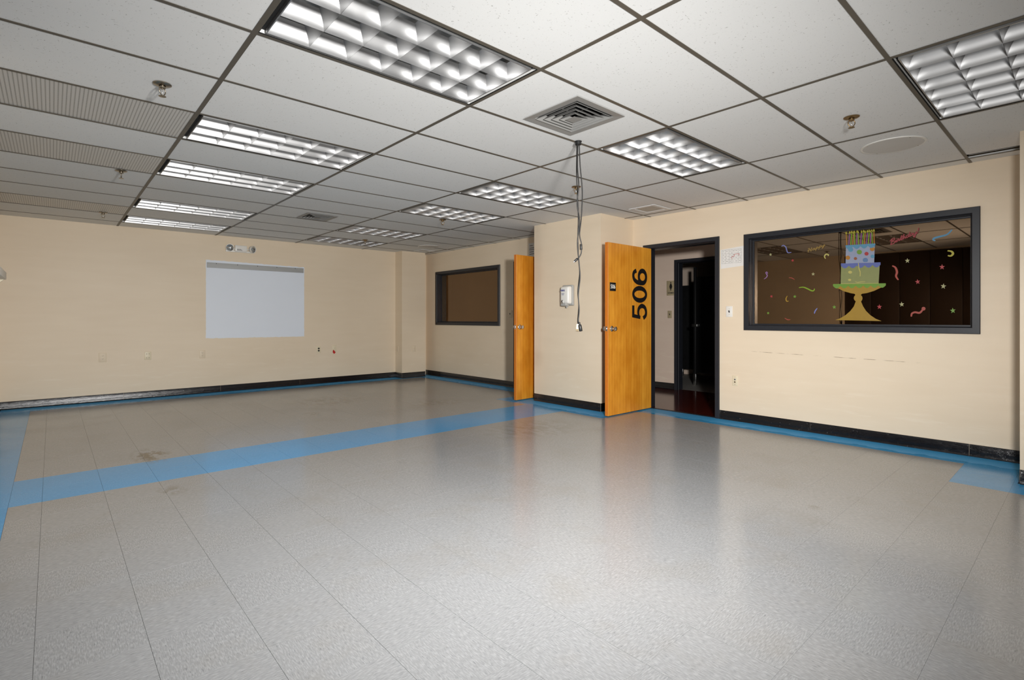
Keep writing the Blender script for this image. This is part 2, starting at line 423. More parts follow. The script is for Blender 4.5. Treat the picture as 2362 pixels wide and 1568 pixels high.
# ---- floor: base slab and single vinyl tiles
floor = struct(box('floor', XL - 0.12, XR + 0.02, YF - 0.12, YB + 0.12, -0.06, -0.003, 'void'))
xe = [XL, -0.2] + [FX0 + n * FT for n in range(0, 18)] + [5.405, XR]
ye = [FY0 + n * FT for n in range(-10, 13)] + [4.662, 4.992] + [4.992 + n * FT for n in range(1, 13)] + [YB]
ye = [YF] + [y for y in ye if y > YF + 0.02]
def is_blue(x, y):
    return x < -0.2 or x > 5.405 or y > 8.66 or (4.33 < y < 4.99 and x < 4.74) or (x > 4.735 and 3.72 < y < 5.61) or (x > 4.735 and y < FY0) or y < YF + 0.3
cells = []
for i in range(len(xe) - 1):
    for j in range(len(ye) - 1):
        x0, x1, y0, y1 = xe[i], xe[i + 1], ye[j], ye[j + 1]; ym = (y0 + y1) / 2
        parts = [(x0, x1)]
        if x0 < 4.735 < x1 and (3.72 < ym < 5.61 or ym < FY0): parts = [(x0, 4.735), (4.735, x1)]
        for a, b in parts: cells.append((a, b, y0, y1, is_blue((a + b) / 2, ym)))
def seen_area(c):
    f = Vector((math.cos(YAW), math.sin(YAW), 0)); r = Vector((math.sin(YAW), -math.cos(YAW), 0)); pts = []
    for x, y in ((c[0], c[2]), (c[1], c[2]), (c[1], c[3]), (c[0], c[3])):
        d = Vector((x, y, 0)) - CAM; z = d.dot(f)
        if z < 0.3: return 0
        pts.append((CX + FPX * d.dot(r) / z, CY - FPX * d.z / z))
    if all(p[0] < 0 for p in pts) or all(p[0] > IW for p in pts) or all(p[1] > IH for p in pts): return 0
    return abs(sum(pts[i][0] * pts[(i + 1) % 4][1] - pts[(i + 1) % 4][0] * pts[i][1] for i in range(4))) / 2
cells.sort(key=seen_area, reverse=True)
GA, GB = 0.0005, 0.0003
tile_cache = {}
rest = {True: bmesh.new(), False: bmesh.new()}
for k, (a, b, c, d, blue) in enumerate(cells):
    if k < 299 and seen_area((a, b, c, d)) > 0:
        key = (round(b - a, 3), round(d - c, 3), blue)
        if key not in tile_cache:
            bm = bmesh.new(); add_box(bm, -(b - a) / 2 + GA, (b - a) / 2 - GA, -(d - c) / 2 + GB, (d - c) / 2 - GB, -0.003, 0.0)
            me = bpy.data.meshes.new('floor_tile'); bmesh.ops.recalc_face_normals(bm, faces=bm.faces[:]); bm.to_mesh(me); bm.free(); me.materials.append(M['vctblue' if blue else 'vct']); tile_cache[key] = me
        o = link('floor_tile', tile_cache[key], None, floor); o.location = ((a + b) / 2, (c + d) / 2, random.uniform(-0.00012, 0.00012))
    else: add_box(rest[blue], a + GA, b - GA, c + GB, d - GB, -0.003, 0.0)
for blue, nm in ((False, 'far_floor_tiles'), (True, 'far_border_tiles')):
    o = bm_obj(nm, rest[blue], 'vctblue' if blue else 'vct', floor); o['kind'] = 'stuff'

# ---- ceiling: plenum slab, tees and lay-in tiles
ceiling = struct(box('ceiling', XL - 0.12, XR + WT, YF - 0.12, YB + 0.12, 2.62, 2.7, 'void'))
gx = [XL] + [GX0 + i * 2 * GT for i in range(5)] + [XR]
KMIN, KMAX = -6, 12
gy = [YF] + [GY0 + k * GT for k in range(KMIN, KMAX + 1)] + [YB]
row = lambda k: k - KMIN + 1           # index of the row that starts at grid line k
TROFFERS = [(1, k) for k in (-4, -2, 1, 4, 6, 9, 11)] + [(3, k) for k in (-4, -2, 1, 4, 6, 9, 11)]
PERF = [(0, k) for k in (4, 6, 10)]
tset = {(c, row(k)) for c, k in TROFFERS}; pset = {(c, row(k)) for c, k in PERF}
DIFF = [(2.514, 2.198, 0.228), (2.536, 6.518, 0.192)]
HOLES = {(2, row(1)): (2.514, 2.198, 0.19), (2, row(8)): (2.536, 6.518, 0.16)}
HT = 0.012
ct_cache = {}
for i in range(len(gx) - 1):
    for j in range(len(gy) - 1):
        if (i, j) in tset: continue
        x0, x1, y0, y1 = gx[i], gx[i + 1], gy[j], gy[j + 1]
        if (i, j) == (4, row(-2)): x1 = 5.44
        hole = HOLES.get((i, j))
        key = (round(x1 - x0, 3), round(y1 - y0, 3), (i, j) in pset) + ((i, j) if hole else ())
        if key not in ct_cache:
            bm = bmesh.new(); hx, hy = (x1 - x0) / 2 - 0.003, (y1 - y0) / 2 - 0.003
            
            if hole:      # tile cut out for an air diffuser
                ox, oy, hr = hole[0] - (x0 + x1) / 2, hole[1] - (y0 + y1) / 2, hole[2]
                R4 = [[bm.verts.new(q) for q in ((a0, b0, z), (a1, b0, z), (a1, b1, z), (a0, b1, z))] for a0, a1, b0, b1, z in ((-hx, hx, -hy, hy, 0.0005), (ox - hr, ox + hr, oy - hr, oy + hr, 0.0005), (ox - hr, ox + hr, oy - hr, oy + hr, 0.014), (-hx, hx, -hy, hy, 0.014))]
                for p, q in ((0, 1), (1, 2), (2, 3), (3, 0)):
                    for n4 in range(4): bm.faces.new((R4[p][n4], R4[p][(n4 + 1) % 4], R4[q][(n4 + 1) % 4], R4[q][n4]))
            else: add_box(bm, -hx, hx, -hy, hy, 0.0005, 0.014)
            bmesh.ops.recalc_face_normals(bm, faces=bm.faces[:])
            me = bpy.data.meshes.new('ceiling_tile'); bm.to_mesh(me); bm.free(); me.materials.append(M['perf' if key[2] else 'ctile']); ct_cache[key] = me
        o = link('perforated_panel' if key[2] else 'ceiling_tile', ct_cache[key], None, ceiling)
        o.location = ((x0 + x1) / 2, (y0 + y1) / 2, ZC + 0.0022 + random.uniform(0, 0.0012))
        if key[2]: o['label'] = 'perforated metal panel set into the ceiling grid'
for x in gx[1:-1]: box('main_tee', x - HT, x + HT, YF, YB, ZC, ZC + 0.002, 'tee', ceiling)
cross = {}
for j, y in enumerate(gy[1:-1]):
    for i in range(len(gx) - 1):
        w = gx[i + 1] - gx[i]
        if i not in cross:
            bm = bmesh.new(); add_box(bm, -w / 2 + HT, w / 2 - HT, -0.0105, 0.0105, 0.0002, 0.0022); bmesh.ops.recalc_face_normals(bm, faces=bm.faces[:])
            me = bpy.data.meshes.new('cross_tee'); bm.to_mesh(me); bm.free(); me.materials.append(M['tee']); cross[i] = me
        o = link('cross_tee', cross[i], None, ceiling); o.location = ((gx[i] + gx[i + 1]) / 2, y, ZC)
# gap at the short end tile with the exposed steel channel above it
bm = bmesh.new(); add_box(bm, 5.44, 5.56, 0.07, 0.66, ZC + 0.05, ZC + 0.06); add_box(bm, 5.44, 5.446, 0.07, 0.66, ZC + 0.012, ZC + 0.05)
bm_obj('steel_channel', bm, 'galv', ceiling)
box('channel_lip', 5.50, 5.506, 0.07, 0.66, ZC + 0.012, ZC + 0.05, 'galv', ceiling)

# ---- vinyl cove base
def baseboard(name, p0, p1, nrm, joints=()):
    """run from p0 to p1 along a wall whose room-side normal is nrm"""
    p0, p1 = Vector((*p0, 0)), Vector((*p1, 0)); nrm = Vector((*nrm, 0)); d = (p1 - p0); L = d.length; d.normalize()
    root = struct(empty(name, p0)); cuts = [0.0] + list(joints) + [L]
    prof = [(0.0, 0.0), (0.012, 0.0), (0.0085, 0.004), (0.0045, 0.014), (0.0035, 0.03), (0.0035, 0.098), (0.002, 0.1), (0.0, 0.1)]
    for s0, s1 in zip(cuts, cuts[1:]):
        bm = bmesh.new(); A = []; B = []
        for t, z in prof:
            A.append(bm.verts.new(p0 + d * (s0 + 0.0008) + nrm * t + Vector((0, 0, z)))); B.append(bm.verts.new(p0 + d * (s1 - 0.0008) + nrm * t + Vector((0, 0, z))))
        n = len(prof)
        for i in range(n): bm.faces.new((A[i], A[(i + 1) % n], B[(i + 1) % n], B[i]))
        bm.faces.new(A); bm.faces.new(B[::-1])
        put(bm_obj('base_strip', bm, 'base', None, True, 0.8), root)
    return root
baseboard('baseboard_back', (XL, YB), (5.04, YB), (0, -1), (1.25, 2.47, 3.69, 4.91))
baseboard('baseboard_pilaster_side', (5.04, YB), (5.04, 8.745), (-1, 0))
baseboard('baseboard_pilaster', (5.04, 8.745), (5.56, 8.745), (0, -1))
baseboard('baseboard_right_far', (XR, YB), (XR, DR2[1]), (-1, 0), (1.2, 2.3))
baseboard('baseboard_chase', (5.07, 5.165), (5.07, 4.0), (-1, 0), (0.2,))
baseboard('baseboard_chase_side', (5.07, 4.0), (XR, 4.0), (0, -1))
baseboard('baseboard_chase_return', (5.07, 5.165), (XR, 5.165), (0, 1))
baseboard('baseboard_right_stub', (XR, 4.0), (XR, DR1[1]), (-1, 0))
baseboard('baseboard_right', (XR, DR1[0]), (XR, 0.338), (-1, 0), (0.94, 2.14))
baseboard('baseboard_column', (5.03, 0.338), (5.03, -0.35), (-1, 0))
baseboard('baseboard_column_side', (5.03, 0.338), (XR, 0.338), (0, 1))
baseboard('baseboard_left', (XL, 3.37), (XL, YB), (1, 0), (1.2, 2.4, 3.6, 4.8))

# ---- framed openings
def frame_members(root, spec, y0, y1, z0, z1, face, depth0, depth1, closed):
    """mitred frame of separate members round an opening in the right wall; profile steps back to the rebate"""
    def member(name, a, b, ia, ib):      # outer edge a-b, inner edge ia-ib, (y,z) pairs
        bm = bmesh.new(); v = []
        lerp = lambda p, q, t: (p[0] + (q[0] - p[0]) * t, p[1] + (q[1] - p[1]) * t)
        prof = [(0.0, depth1), (0.0, depth0 + 0.004), (0.06, depth0), (0.82, depth0), (0.9, depth0 + 0.006), (0.9, depth0 + 0.045), (1.0, depth0 + 0.05), (1.0, depth1)]
        for t, x in prof:
            p, q = lerp(a, ia, t), lerp(b, ib, t)
            v.append((bm.verts.new((x, p[0], p[1])), bm.verts.new((x, q[0], q[1]))))
        n = len(v)
        for i in range(n): bm.faces.new((v[i][0], v[(i + 1) % n][0], v[(i + 1) % n][1], v[i][1]))
        bm.faces.new([q[0] for q in v]); bm.faces.new([q[1] for q in v][::-1])
        put(bm_obj(name, bm, 'frame'), root)
    f = face; zi0 = z0 + f if closed else z0
    member('head', (y0, z1), (y1, z1), (y0 + f, z1 - f), (y1 - f, z1 - f))
    member('jamb', (y0, z0), (y0, z1), (y0 + f, zi0), (y0 + f, z1 - f))
    member('jamb', (y1, z1), (y1, z0), (y1 - f, z1 - f), (y1 - f, zi0))
    if closed: member('sill', (y1, z0), (y0, z0), (y1 - f, zi0), (y0 + f, zi0))
GLX = 5.835
for nm, Wn, lab in (('window_1', WIN1, 'wide interior window with a dark frame and birthday decals on its glass'), ('window_2', WIN2, 'wide interior window with a dark frame beside the far corner')):
    r = struct(empty(nm, (XR, (Wn[0] + Wn[1]) / 2, Wn[2]))); r['label'] = lab
    frame_members(r, None, *Wn, 0.06, XR - 0.022, XR + WT + 0.004, True)
    put(box('pane', GLX, GLX + 0.006, Wn[0] + 0.05, Wn[1] - 0.05, Wn[2] + 0.05, Wn[3] - 0.05, 'glass'), r)
    # glazing stops
    for a in ((Wn[0] + 0.06, Wn[0] + 0.072, Wn[2] + 0.06, Wn[3] - 0.06), (Wn[1] - 0.072, Wn[1] - 0.06, Wn[2] + 0.06, Wn[3] - 0.06), (Wn[0] + 0.072, Wn[1] - 0.072, Wn[2] + 0.06, Wn[2] + 0.072), (Wn[0] + 0.072, Wn[1] - 0.072, Wn[3] - 0.072, Wn[3] - 0.06)):
        put(box('glazing_stop', GLX - 0.014, GLX, *a, 'frame'), r)

def knob(parent, loc, direction):
    z = Vector(direction); x = Vector((0, 0, 1)); y = z.cross(x)
    m = basis(loc, x, y)
    lathe('knob', [(0, 0), (0.033, 0), (0.033, 0.004), (0.028, 0.009), (0.014, 0.011), (0.0115, 0.026), (0.016, 0.033), (0.0245, 0.042), (0.027, 0.052), (0.0245, 0.061), (0.016, 0.066), (0, 0.067)], 'chrome', parent, m, 28)

def numerals(T):
    """bold extended 506 as one thin raised mesh; T maps unit text space (x along, y up) onto the door"""
    bm = bmesh.new(); lay = [0]
    def strip(pts, ws, closed=False):
        lay[0] += 1; zz = 0.0003 * lay[0]
        P = [Vector((x, y, 0)) for x, y in pts]
        if not closed and len(P) > 2:
            S = 8; Q = catmull(P, S); W = []
            for i in range(len(Q)):
                t = i / S; k = min(int(t), len(ws) - 2); W.append(ws[k] + (ws[k + 1] - ws[k]) * (t - k))
        else: Q, W = P, list(ws)
        n = len(Q); A, B = [], []
        for i, p in enumerate(Q):
            a, b = (Q[(i - 1) % n], Q[(i + 1) % n]) if closed else (Q[max(i - 1, 0)], Q[min(i + 1, n - 1)])
            d = (b - a).normalized(); sd = Vector((-d.y, d.x, 0)) * W[i]
            A.append(((p + sd).to_2d(), (p - sd).to_2d()))
        top = [(bm.verts.new(T @ Vector((*l, zz))), bm.verts.new(T @ Vector((*r, zz)))) for l, r in A]
        bot = [(bm.verts.new(T @ Vector((*l, 0))), bm.verts.new(T @ Vector((*r, 0)))) for l, r in A]
        for i in range(n if closed else n - 1):
            j = (i + 1) % n
            bm.faces.new((top[i][0], top[j][0], top[j][1], top[i][1])); bm.faces.new((top[i][0], bot[i][0], bot[j][0], top[j][0])); bm.faces.new((top[i][1], top[j][1], bot[j][1], bot[i][1]))
    def ell(cx, cy, rx, ry, hx, hy, n=40):
        strip([(cx + rx * math.cos(2 * math.pi * k / n), cy + ry * math.sin(2 * math.pi * k / n)) for k in range(n)], [hy + (hx - hy) * math.cos(2 * math.pi * k / n) ** 2 for k in range(n)], True)
    strip([(0.13, 0.925), (0.60, 0.925)], [0.075, 0.075]); strip([(0.19, 0.99), (0.115, 0.46)], [0.075, 0.07])
    strip([(0.10, 0.50), (0.20, 0.57), (0.34, 0.60), (0.50, 0.54), (0.585, 0.36), (0.52, 0.16), (0.34, 0.075), (0.18, 0.12), (0.085, 0.27)], [0.05, 0.06, 0.068, 0.078, 0.092, 0.08, 0.07, 0.078, 0.085])
    ell(0.72 + 0.34, 0.5, 0.25, 0.425, 0.095, 0.07)
    ell(1.44 + 0.34, 0.32, 0.25, 0.245, 0.095, 0.07)
    strip([(1.44 + x, y) for x, y in ((0.09, 0.30), (0.085, 0.46), (0.115, 0.68), (0.21, 0.86), (0.36, 0.925), (0.50, 0.88), (0.58, 0.73))], [0.093, 0.093, 0.09, 0.08, 0.07, 0.075, 0.085])
    return bm_obj('room_number', bm, 'black')
def door(nm, D, leaf_y, free_x, hinge_x, tilt, numbered):
    r = struct(empty(nm, (XR, D[1], 0)))
    frame_members(r, None, D[0], D[1], 0.0, D[2], 0.055, XR - 0.022, XR + WT + 0.022, False)
    L = hinge_x - free_x; th = 0.045
    leaf = bpy.data.objects.new('leaf', None)
    bm = bmesh.new(); add_box(bm, -L, 0, 0, th, 0.012, 2.03); bmesh.ops.bevel(bm, geom=[e for e in bm.edges], offset=0.0015, segments=1, affect='EDGES')
    T = Matrix.Translation((hinge_x, leaf_y, 0)) @ Matrix.Rotation(tilt, 4, 'Z')
    bmesh.ops.transform(bm, matrix=T, verts=bm.verts[:])
    leaf = bm_obj('leaf', bm, 'wood'); leaf.data.materials.append(M['woodedge'])
    ex = (T.to_3x3() @ Vector((-1, 0, 0)))
    for p in leaf.data.polygons:
        if p.normal.dot(ex) > 0.7: p.material_index = 1
    put(leaf, r)
    dx = T.to_3x3() @ Vector((1, 0, 0)); dn = T.to_3x3() @ Vector((0, -1, 0))
    P = lambda s, z, off=0.0: T @ Vector((-L + s, -off, z))       # s metres in from the free edge
    kz = 1.025
    def sub(o): o.parent = leaf; return o
    n0 = len(C.objects)
    sub_list = []
    knob(None, P(0.068, kz), dn); sub_list.append(C.objects[-1])
    knob(None, P(0.068, kz, -th), -dn); sub_list.append(C.objects[-1])
    ep = box('latch_plate', -L - 0.0012, -L + 0.001, 0.009, 0.036, kz - 0.028, kz + 0.028, 'chrome', None, 0, 1, T); sub_list.append(ep)
    lb = box('latch_bolt', -L - 0.010, -L, 0.016, 0.029, kz - 0.008, kz + 0.008, 'chrome', None, 0.003, 2, T); sub_list.append(lb)
    hz = [0.25, 1.05, 1.85]
    for z in hz:
        h = lathe('hinge', [(0, z - 0.05), (0.007, z - 0.05), (0.007, z + 0.05), (0, z + 0.05)], 'nickel', None, Matrix.Translation(T @ Vector((0.010, th * 0.98, 0))), 12); sub_list.append(h)
    if numbered:
        m = basis(P(0.792, 1.123, 0.0002), (0, 0, 0.302), tuple(-dx * 0.32)); m.col[2] = Vector((*dn, 0)); big = numerals(m); big['label'] = 'large black room number 506 set sideways'; sub_list.append(big)
        pl = box('number_plate', -L + 0.03, -L + 0.145, -0.004, 0.0, 1.465, 1.565, 'black', None, 0.0025, 2, T)
        pl['label'] = 'small black plate reading 506'; sub_list.append(pl)
        t = text_mesh('plate_number', '506', 0.066, basis(P(0.0875, 1.515, 0.0044), tuple(dx), (0, 0, 1)), 'white', None, 0.0012, 0.0003, 0.92); sub_list.append(t)
    for o in sub_list: sub(o)
    return r
door('door_1', DR1, 3.711, 4.838, 5.722, 0.0, True)['label'] = 'amber wooden door numbered 506 standing open in its dark frame'
door('door_2', DR2, 5.325, 4.83, 5.722, -0.055 * -1, False)['label'] = 'amber wooden door standing open beyond the boxed wall chase'

# ---- corridor behind the right wall, restroom beyond it
XC = 7.53
struct(box('floor_corridor', XR + 0.02, XC + 0.1, YF, YB + 1.6, -0.06, 0.0, 'hallfloor'))
box_th = box('threshold_strip', XR + 0.004, XR + 0.05, DR1[0] + 0.056, DR1[1] - 0.056, 0.0002, 0.004, 'frame'); tag(box_th, kind='structure'); box_th.name = 'trim_threshold'
struct(box('ceiling_corridor', XR + WT, XC + 0.1, YF, YB + 1.6, 2.46, 2.52, 'hallwall'))
RD = (3.44, 4.45, 2.083)
struct(slab('wall_corridor', 'x', [YF, RD[0] + 0.03, RD[1] - 0.03, YB + 1.6], [0, RD[2] - 0.03, 2.5], [(RD[0] + 0.03, RD[1] - 0.03, 0, RD[2] - 0.03)], XC, XC + 0.12, 'hallwall'))
struct(box('wall_corridor_end', XR + WT, XC, YB + 1.6, YB + 1.7, 0, 2.5, 'hallwall'))
struct(box('wall_corridor_near', XR + WT, XC, YF - 0.1, YF, 0, 2.5, 'hallwall'))
baseboard('baseboard_corridor', (XC, YB + 1.5), (XC, RD[1]), (-1, 0))
baseboard('baseboard_corridor_near', (XC, RD[0]), (XC, YF + 0.1), (-1, 0))
r = struct(empty('door_3', (XC, RD[1], 0)))
o_XR = XR
XR_save = XR
frame_members(r, None, RD[0], RD[1], 0.0, RD[2], 0.055, XC - 0.022, XC + 0.145, False)
struct(box('floor_restroom', XC + 0.1, XC + 2.4, 2.6, 6.4, -0.06, -0.001, 'mosaic'))
struct(box('wall_restroom_far', XC + 2.3, XC + 2.4, 2.6, 6.4, 0, 2.5, 'hallwall'))
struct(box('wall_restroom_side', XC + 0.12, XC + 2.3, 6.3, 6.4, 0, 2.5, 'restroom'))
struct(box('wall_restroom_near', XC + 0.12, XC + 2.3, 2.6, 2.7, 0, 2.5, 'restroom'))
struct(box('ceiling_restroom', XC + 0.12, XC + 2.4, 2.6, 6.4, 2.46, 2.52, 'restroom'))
s = thing('toilet_stall', (XC + 0.76, 4.2, 0), 'dark toilet stall partition with a pale latch inside the restroom', 'stall')
put(box('stall_panel', XC + 0.75, XC + 0.78, 3.2, 4.495, 0.22, 1.85, 'stall', None, 0.003), s)
put(box('stall_post', XC + 0.745, XC + 0.785, 4.495, 4.535, 0.0, 2.02, 'stall', None, 0.003), s)
put(box('post_shoe', XC + 0.74, XC + 0.79, 4.49, 4.54, 0.0, 0.2, 'chrome', None, 0.002), s)
put(box('latch', XC + 0.725, XC + 0.75, 4.46, 4.56, 1.00, 1.05, 'chrome', None, 0.004), s)
s2 = thing('stall_partition', (XC + 1.98, 5.6, 0), 'black partition below a pale strip of wall deep in the restroom', 'stall')
put(box('stall_panel', XC + 1.95, XC + 1.98, 4.9, 6.25, 0.14, 1.80, 'stall', None, 0.003), s2)
put(box('stall_foot', XC + 1.945, XC + 1.985, 5.42, 5.46, 0.0, 0.14, 'chrome', None, 0.002), s2)
# dark folding partition closing the opening in the left wall
pt = thing('folding_partition', (XL - 0.06, 1.0, 0), 'dark brown folding partition closing the side opening', 'partition')
py = -1.2; n = 0
while py < 3.36:
    q = min(py + 0.457, 3.369)
    put(box('panel', XL - 0.10, XL - 0.03, py + 0.003, q - 0.003, 0.01, 2.41, 'partition', None, 0.006), pt)
    py = q
put(box('track', XL - 0.09, XL - 0.04, -1.2, 3.369, 2.405, 2.419, 'galv'), pt)

# ================================================================== CEILING FIXTURES
def troffer_meshes():
    W2, D2 = GT - HT, GT / 2 - HT           # half sizes of the clear opening
    out = {}
    bm = bmesh.new()                          # pan: open box above
    t = 0.0
    z0, z1 = 0.004, 0.135
    v = {}
    for zi, z in enumerate((z0, z1)):
        for k, (sx, sy) in enumerate(((-1, -1), (1, -1), (1, 1), (-1, 1))): v[zi, k] = bm.verts.new((sx * (W2 - 0.004), sy * (D2 - 0.004), z))
    for k in range(4): bm.faces.new((v[0, k], v[0, (k + 1) % 4], v[1, (k + 1) % 4], v[1, k]))
    bm.faces.new([v[1, k] for k in range(4)])
    out['pan'] = (bm, 'pan', False)
    lx, ly = W2 - 0.026, D2 - 0.02
    bm = bmesh.new()                          # dark reveal ring between tee and louver
    def ring(bm, ax, ay, bx, by, za, zb):
        A = [bm.verts.new((sx * ax, sy * ay, za)) for sx, sy in ((-1, -1), (1, -1), (1, 1), (-1, 1))]; B = [bm.verts.new((sx * bx, sy * by, zb)) for sx, sy in ((-1, -1), (1, -1), (1, 1), (-1, 1))]
        for k in range(4): bm.faces.new((A[k], A[(k + 1) % 4], B[(k + 1) % 4], B[k]))
    ring(bm, W2, D2, W2, D2, 0.0, 0.02); ring(bm, W2, D2, lx, ly, 0.02, 0.02)
    bmesh.ops.remove_doubles(bm, verts=bm.verts[:], dist=1e-5)
    out['reveal'] = (bm, 'void', False)
    bm = bmesh.new()                          # bright edge of the louver door
    ring(bm, lx, ly, lx, ly, 0.022, -0.001); ring(bm, lx, ly, lx - 0.005, ly - 0.005, -0.001, -0.001); ring(bm, lx - 0.005, ly - 0.005, lx - 0.005, ly - 0.005, -0.001, 0.02)
    bmesh.ops.remove_doubles(bm, verts=bm.verts[:], dist=1e-5)
    out['louver_frame'] = (bm, 'louver', False)
    bm = bmesh.new()                          # 18 parabolic cells
    ax, ay = lx - 0.005, ly - 0.005; nx, ny = 6, 3; cw, ch = 2 * ax / nx, 2 * ay / ny; Hh, S = 0.076, 7
    for i in range(nx):
        for j in range(ny):
            cx, cy = -ax + (i + 0.5) * cw, -ay + (j + 0.5) * ch; rings = []
            for k in range(S + 1):
                t = k / S
                ins_x, ins_y = 0.034 * t ** 1.9, 0.034 * t ** 1.9
                hx, hy = cw / 2 - 0.0006 - ins_x, ch / 2 - 0.0006 - ins_y
                rings.append([bm.verts.new((cx + sx * hx, cy + sy * hy, Hh * t)) for sx, sy in ((-1, -1), (1, -1), (1, 1), (-1, 1))])
            for A, B in zip(rings, rings[1:]):
                for k in range(4): bm.faces.new((A[k], A[(k + 1) % 4], B[(k + 1) % 4], B[k]))
    bmesh.ops.remove_doubles(bm, verts=bm.verts[:], dist=0.0014)
    out['louver'] = (bm, 'louver', True)
    return out, ay, ch
tm, ay, ch = troffer_meshes()
tmesh = {}
for nm, (bm, mat, sm) in tm.items():
    o = bm_obj(nm, bm, mat, None, sm, 0.5); tmesh[nm] = o.data; bpy.data.objects.remove(o)
o = lathe('lamp_tube', [(0, -0.55), (0.0127, -0.55), (0.0127, 0.55), (0, 0.55)], 'lamp', None, Matrix.Rotation(math.pi / 2, 4, 'Y'), 10); tmesh['lamp_tube'] = o.data; bpy.data.objects.remove(o)
ORD = {(1, 1): 'large silver louvered ceiling light nearest the camera, cut by the top edge', (1, 4): 'second silver louvered ceiling light along the left row, three cells deep', (1, 6): 'third louvered ceiling light along the left row, between two plain tiles', (1, 9): 'fourth louvered ceiling light along the left row, near the screen wall', (1, 11): 'last louvered ceiling light of the left row, next to the screen wall',
       (3, -2): 'bright louvered ceiling light cut by the right edge of the picture', (3, 1): 'louvered ceiling light right of the square air diffuser', (3, 4): 'louvered ceiling light just left of the hanging cables', (3, 6): 'louvered ceiling light above the small dark window, second left of the cables', (3, 9): 'louvered ceiling light of the right row, last but one before the screen wall', (3, 11): 'farthest louvered ceiling light of the right row, by the corner pilaster',
       (1, -2): 'louvered ceiling light overhead beside the camera', (1, -4): 'louvered ceiling light behind the camera, partition side', (3, -4): 'louvered ceiling light behind the camera, window side'}
for (c, k) in TROFFERS:
    x0, x1, y0, y1 = gx[c], gx[c + 1], gy[row(k)], gy[row(k) + 1]
    r = thing('ceiling_light', ((x0 + x1) / 2, (y0 + y1) / 2, ZC), ORD[c, k], 'ceiling light', 'recessed louvered ceiling lights')
    for nm in ('pan', 'reveal', 'louver_frame', 'louver'): link(nm, tmesh[nm], None, r)
    for j in (-1, 0, 1): 
        t = link('lamp_tube', tmesh['lamp_tube'], None, r); t.location = (0, j * ch, 0.105)

def diffuser(cx, cy, half, label):
    r = thing('air_diffuser', (cx, cy, ZC), label, 'air vent', 'square ceiling air diffusers')
    def frustum(nm, a, b, za, zb, th=0.002, mat='ventgrey'):
        bm = bmesh.new(); S = ((-1, -1), (1, -1), (1, 1), (-1, 1)); R = []
        for h, z in ((a, za), (b, zb), (b - 0.0, zb + th), (a - 0.0, za + th)): R.append([bm.verts.new((sx * h, sy * h, z)) for sx, sy in S])
        for p, q in ((0, 1), (1, 2), (2, 3), (3, 0)):
            for k in range(4): bm.faces.new((R[p][k], R[p][(k + 1) % 4], R[q][(k + 1) % 4], R[q][k]))
        return bm_obj(nm, bm, mat, r)
    s = half / 0.228
    frustum('flange', 0.228 * s, 0.178 * s, -0.006, -0.003, 0.003)
    frustum('collar', 0.178 * s, 0.172 * s, -0.003, 0.03, 0.002)
    for a, b, z in ((0.172, 0.142, -0.002), (0.136, 0.106, -0.004), (0.100, 0.070, -0.006), (0.064, 0.036, -0.008)): frustum('vane', a * s, b * s, z - 0.008, z + 0.022, 0.0016)
    bm = bmesh.new(); q = 0.040 * s; base = [bm.verts.new((sx * q, sy * q, -0.018)) for sx, sy in ((-1, -1), (1, -1), (1, 1), (-1, 1))]; top = bm.verts.new((0, 0, -0.008))
    for k in range(4): bm.faces.new((base[k], base[(k + 1) % 4], top))
    bm.faces.new(base[::-1]); bm_obj('centre_plate', bm, 'ventgrey', r)
    for sx, sy in ((1, 0), (-1, 0), (0, 1), (0, -1)): box('vane_strut', -0.004 if sx == 0 else min(sx * 0.03, sx * 0.17) * s, 0.004 if sx == 0 else max(sx * 0.03, sx * 0.17) * s, -0.004 if sy == 0 else min(sy * 0.03, sy * 0.17) * s, 0.004 if sy == 0 else max(sy * 0.03, sy * 0.17) * s, 0.022, 0.026, 'galv', r)
    bm = bmesh.new(); q = 0.174 * s; add_box(bm, -q, q, -q, q, 0.028, 0.09); bmesh.ops.delete(bm, geom=[f for f in bm.faces if f.calc_center_median().z < 0.03], context='FACES'); bm_obj('duct_boot', bm, 'void', r)
diffuser(2.514, 2.198, 0.228, 'square stepped grey air diffuser above the hanging cables')
diffuser(2.536, 6.518, 0.192, 'small square air diffuser far down the middle of the ceiling')

def grille(cx, cy, hx, hy, label):
    r = thing('return_grille', (cx, cy, ZC), label, 'air vent', 'perforated return air grilles')
    bm = bmesh.new(); S = ((-1, -1), (1, -1), (1, 1), (-1, 1)); R = [[bm.verts.new((sx * a, sy * b, z)) for sx, sy in S] for a, b, z in ((hx, hy, 0.0), (hx - 0.004, hy - 0.004, -0.006), (hx - 0.05, hy - 0.05, -0.006), (hx - 0.055, hy - 0.055, 0.0))]
    for A, B in zip(R, R[1:]):
        for k in range(4): bm.faces.new((A[k], A[(k + 1) % 4], B[(k + 1) % 4], B[k]))
    bm_obj('rim', bm, 'ctile', r)
    box('perforated_face', -hx + 0.052, hx - 0.052, -hy + 0.052, hy - 0.052, -0.002, 0.0, 'perfvent', r)
grille(5.293, 3.452, 0.182, 0.172, 'perforated return grille above the open numbered door')
grille(5.325, 8.42, 0.15, 0.128, 'perforated return grille in the ceiling at the far corner')

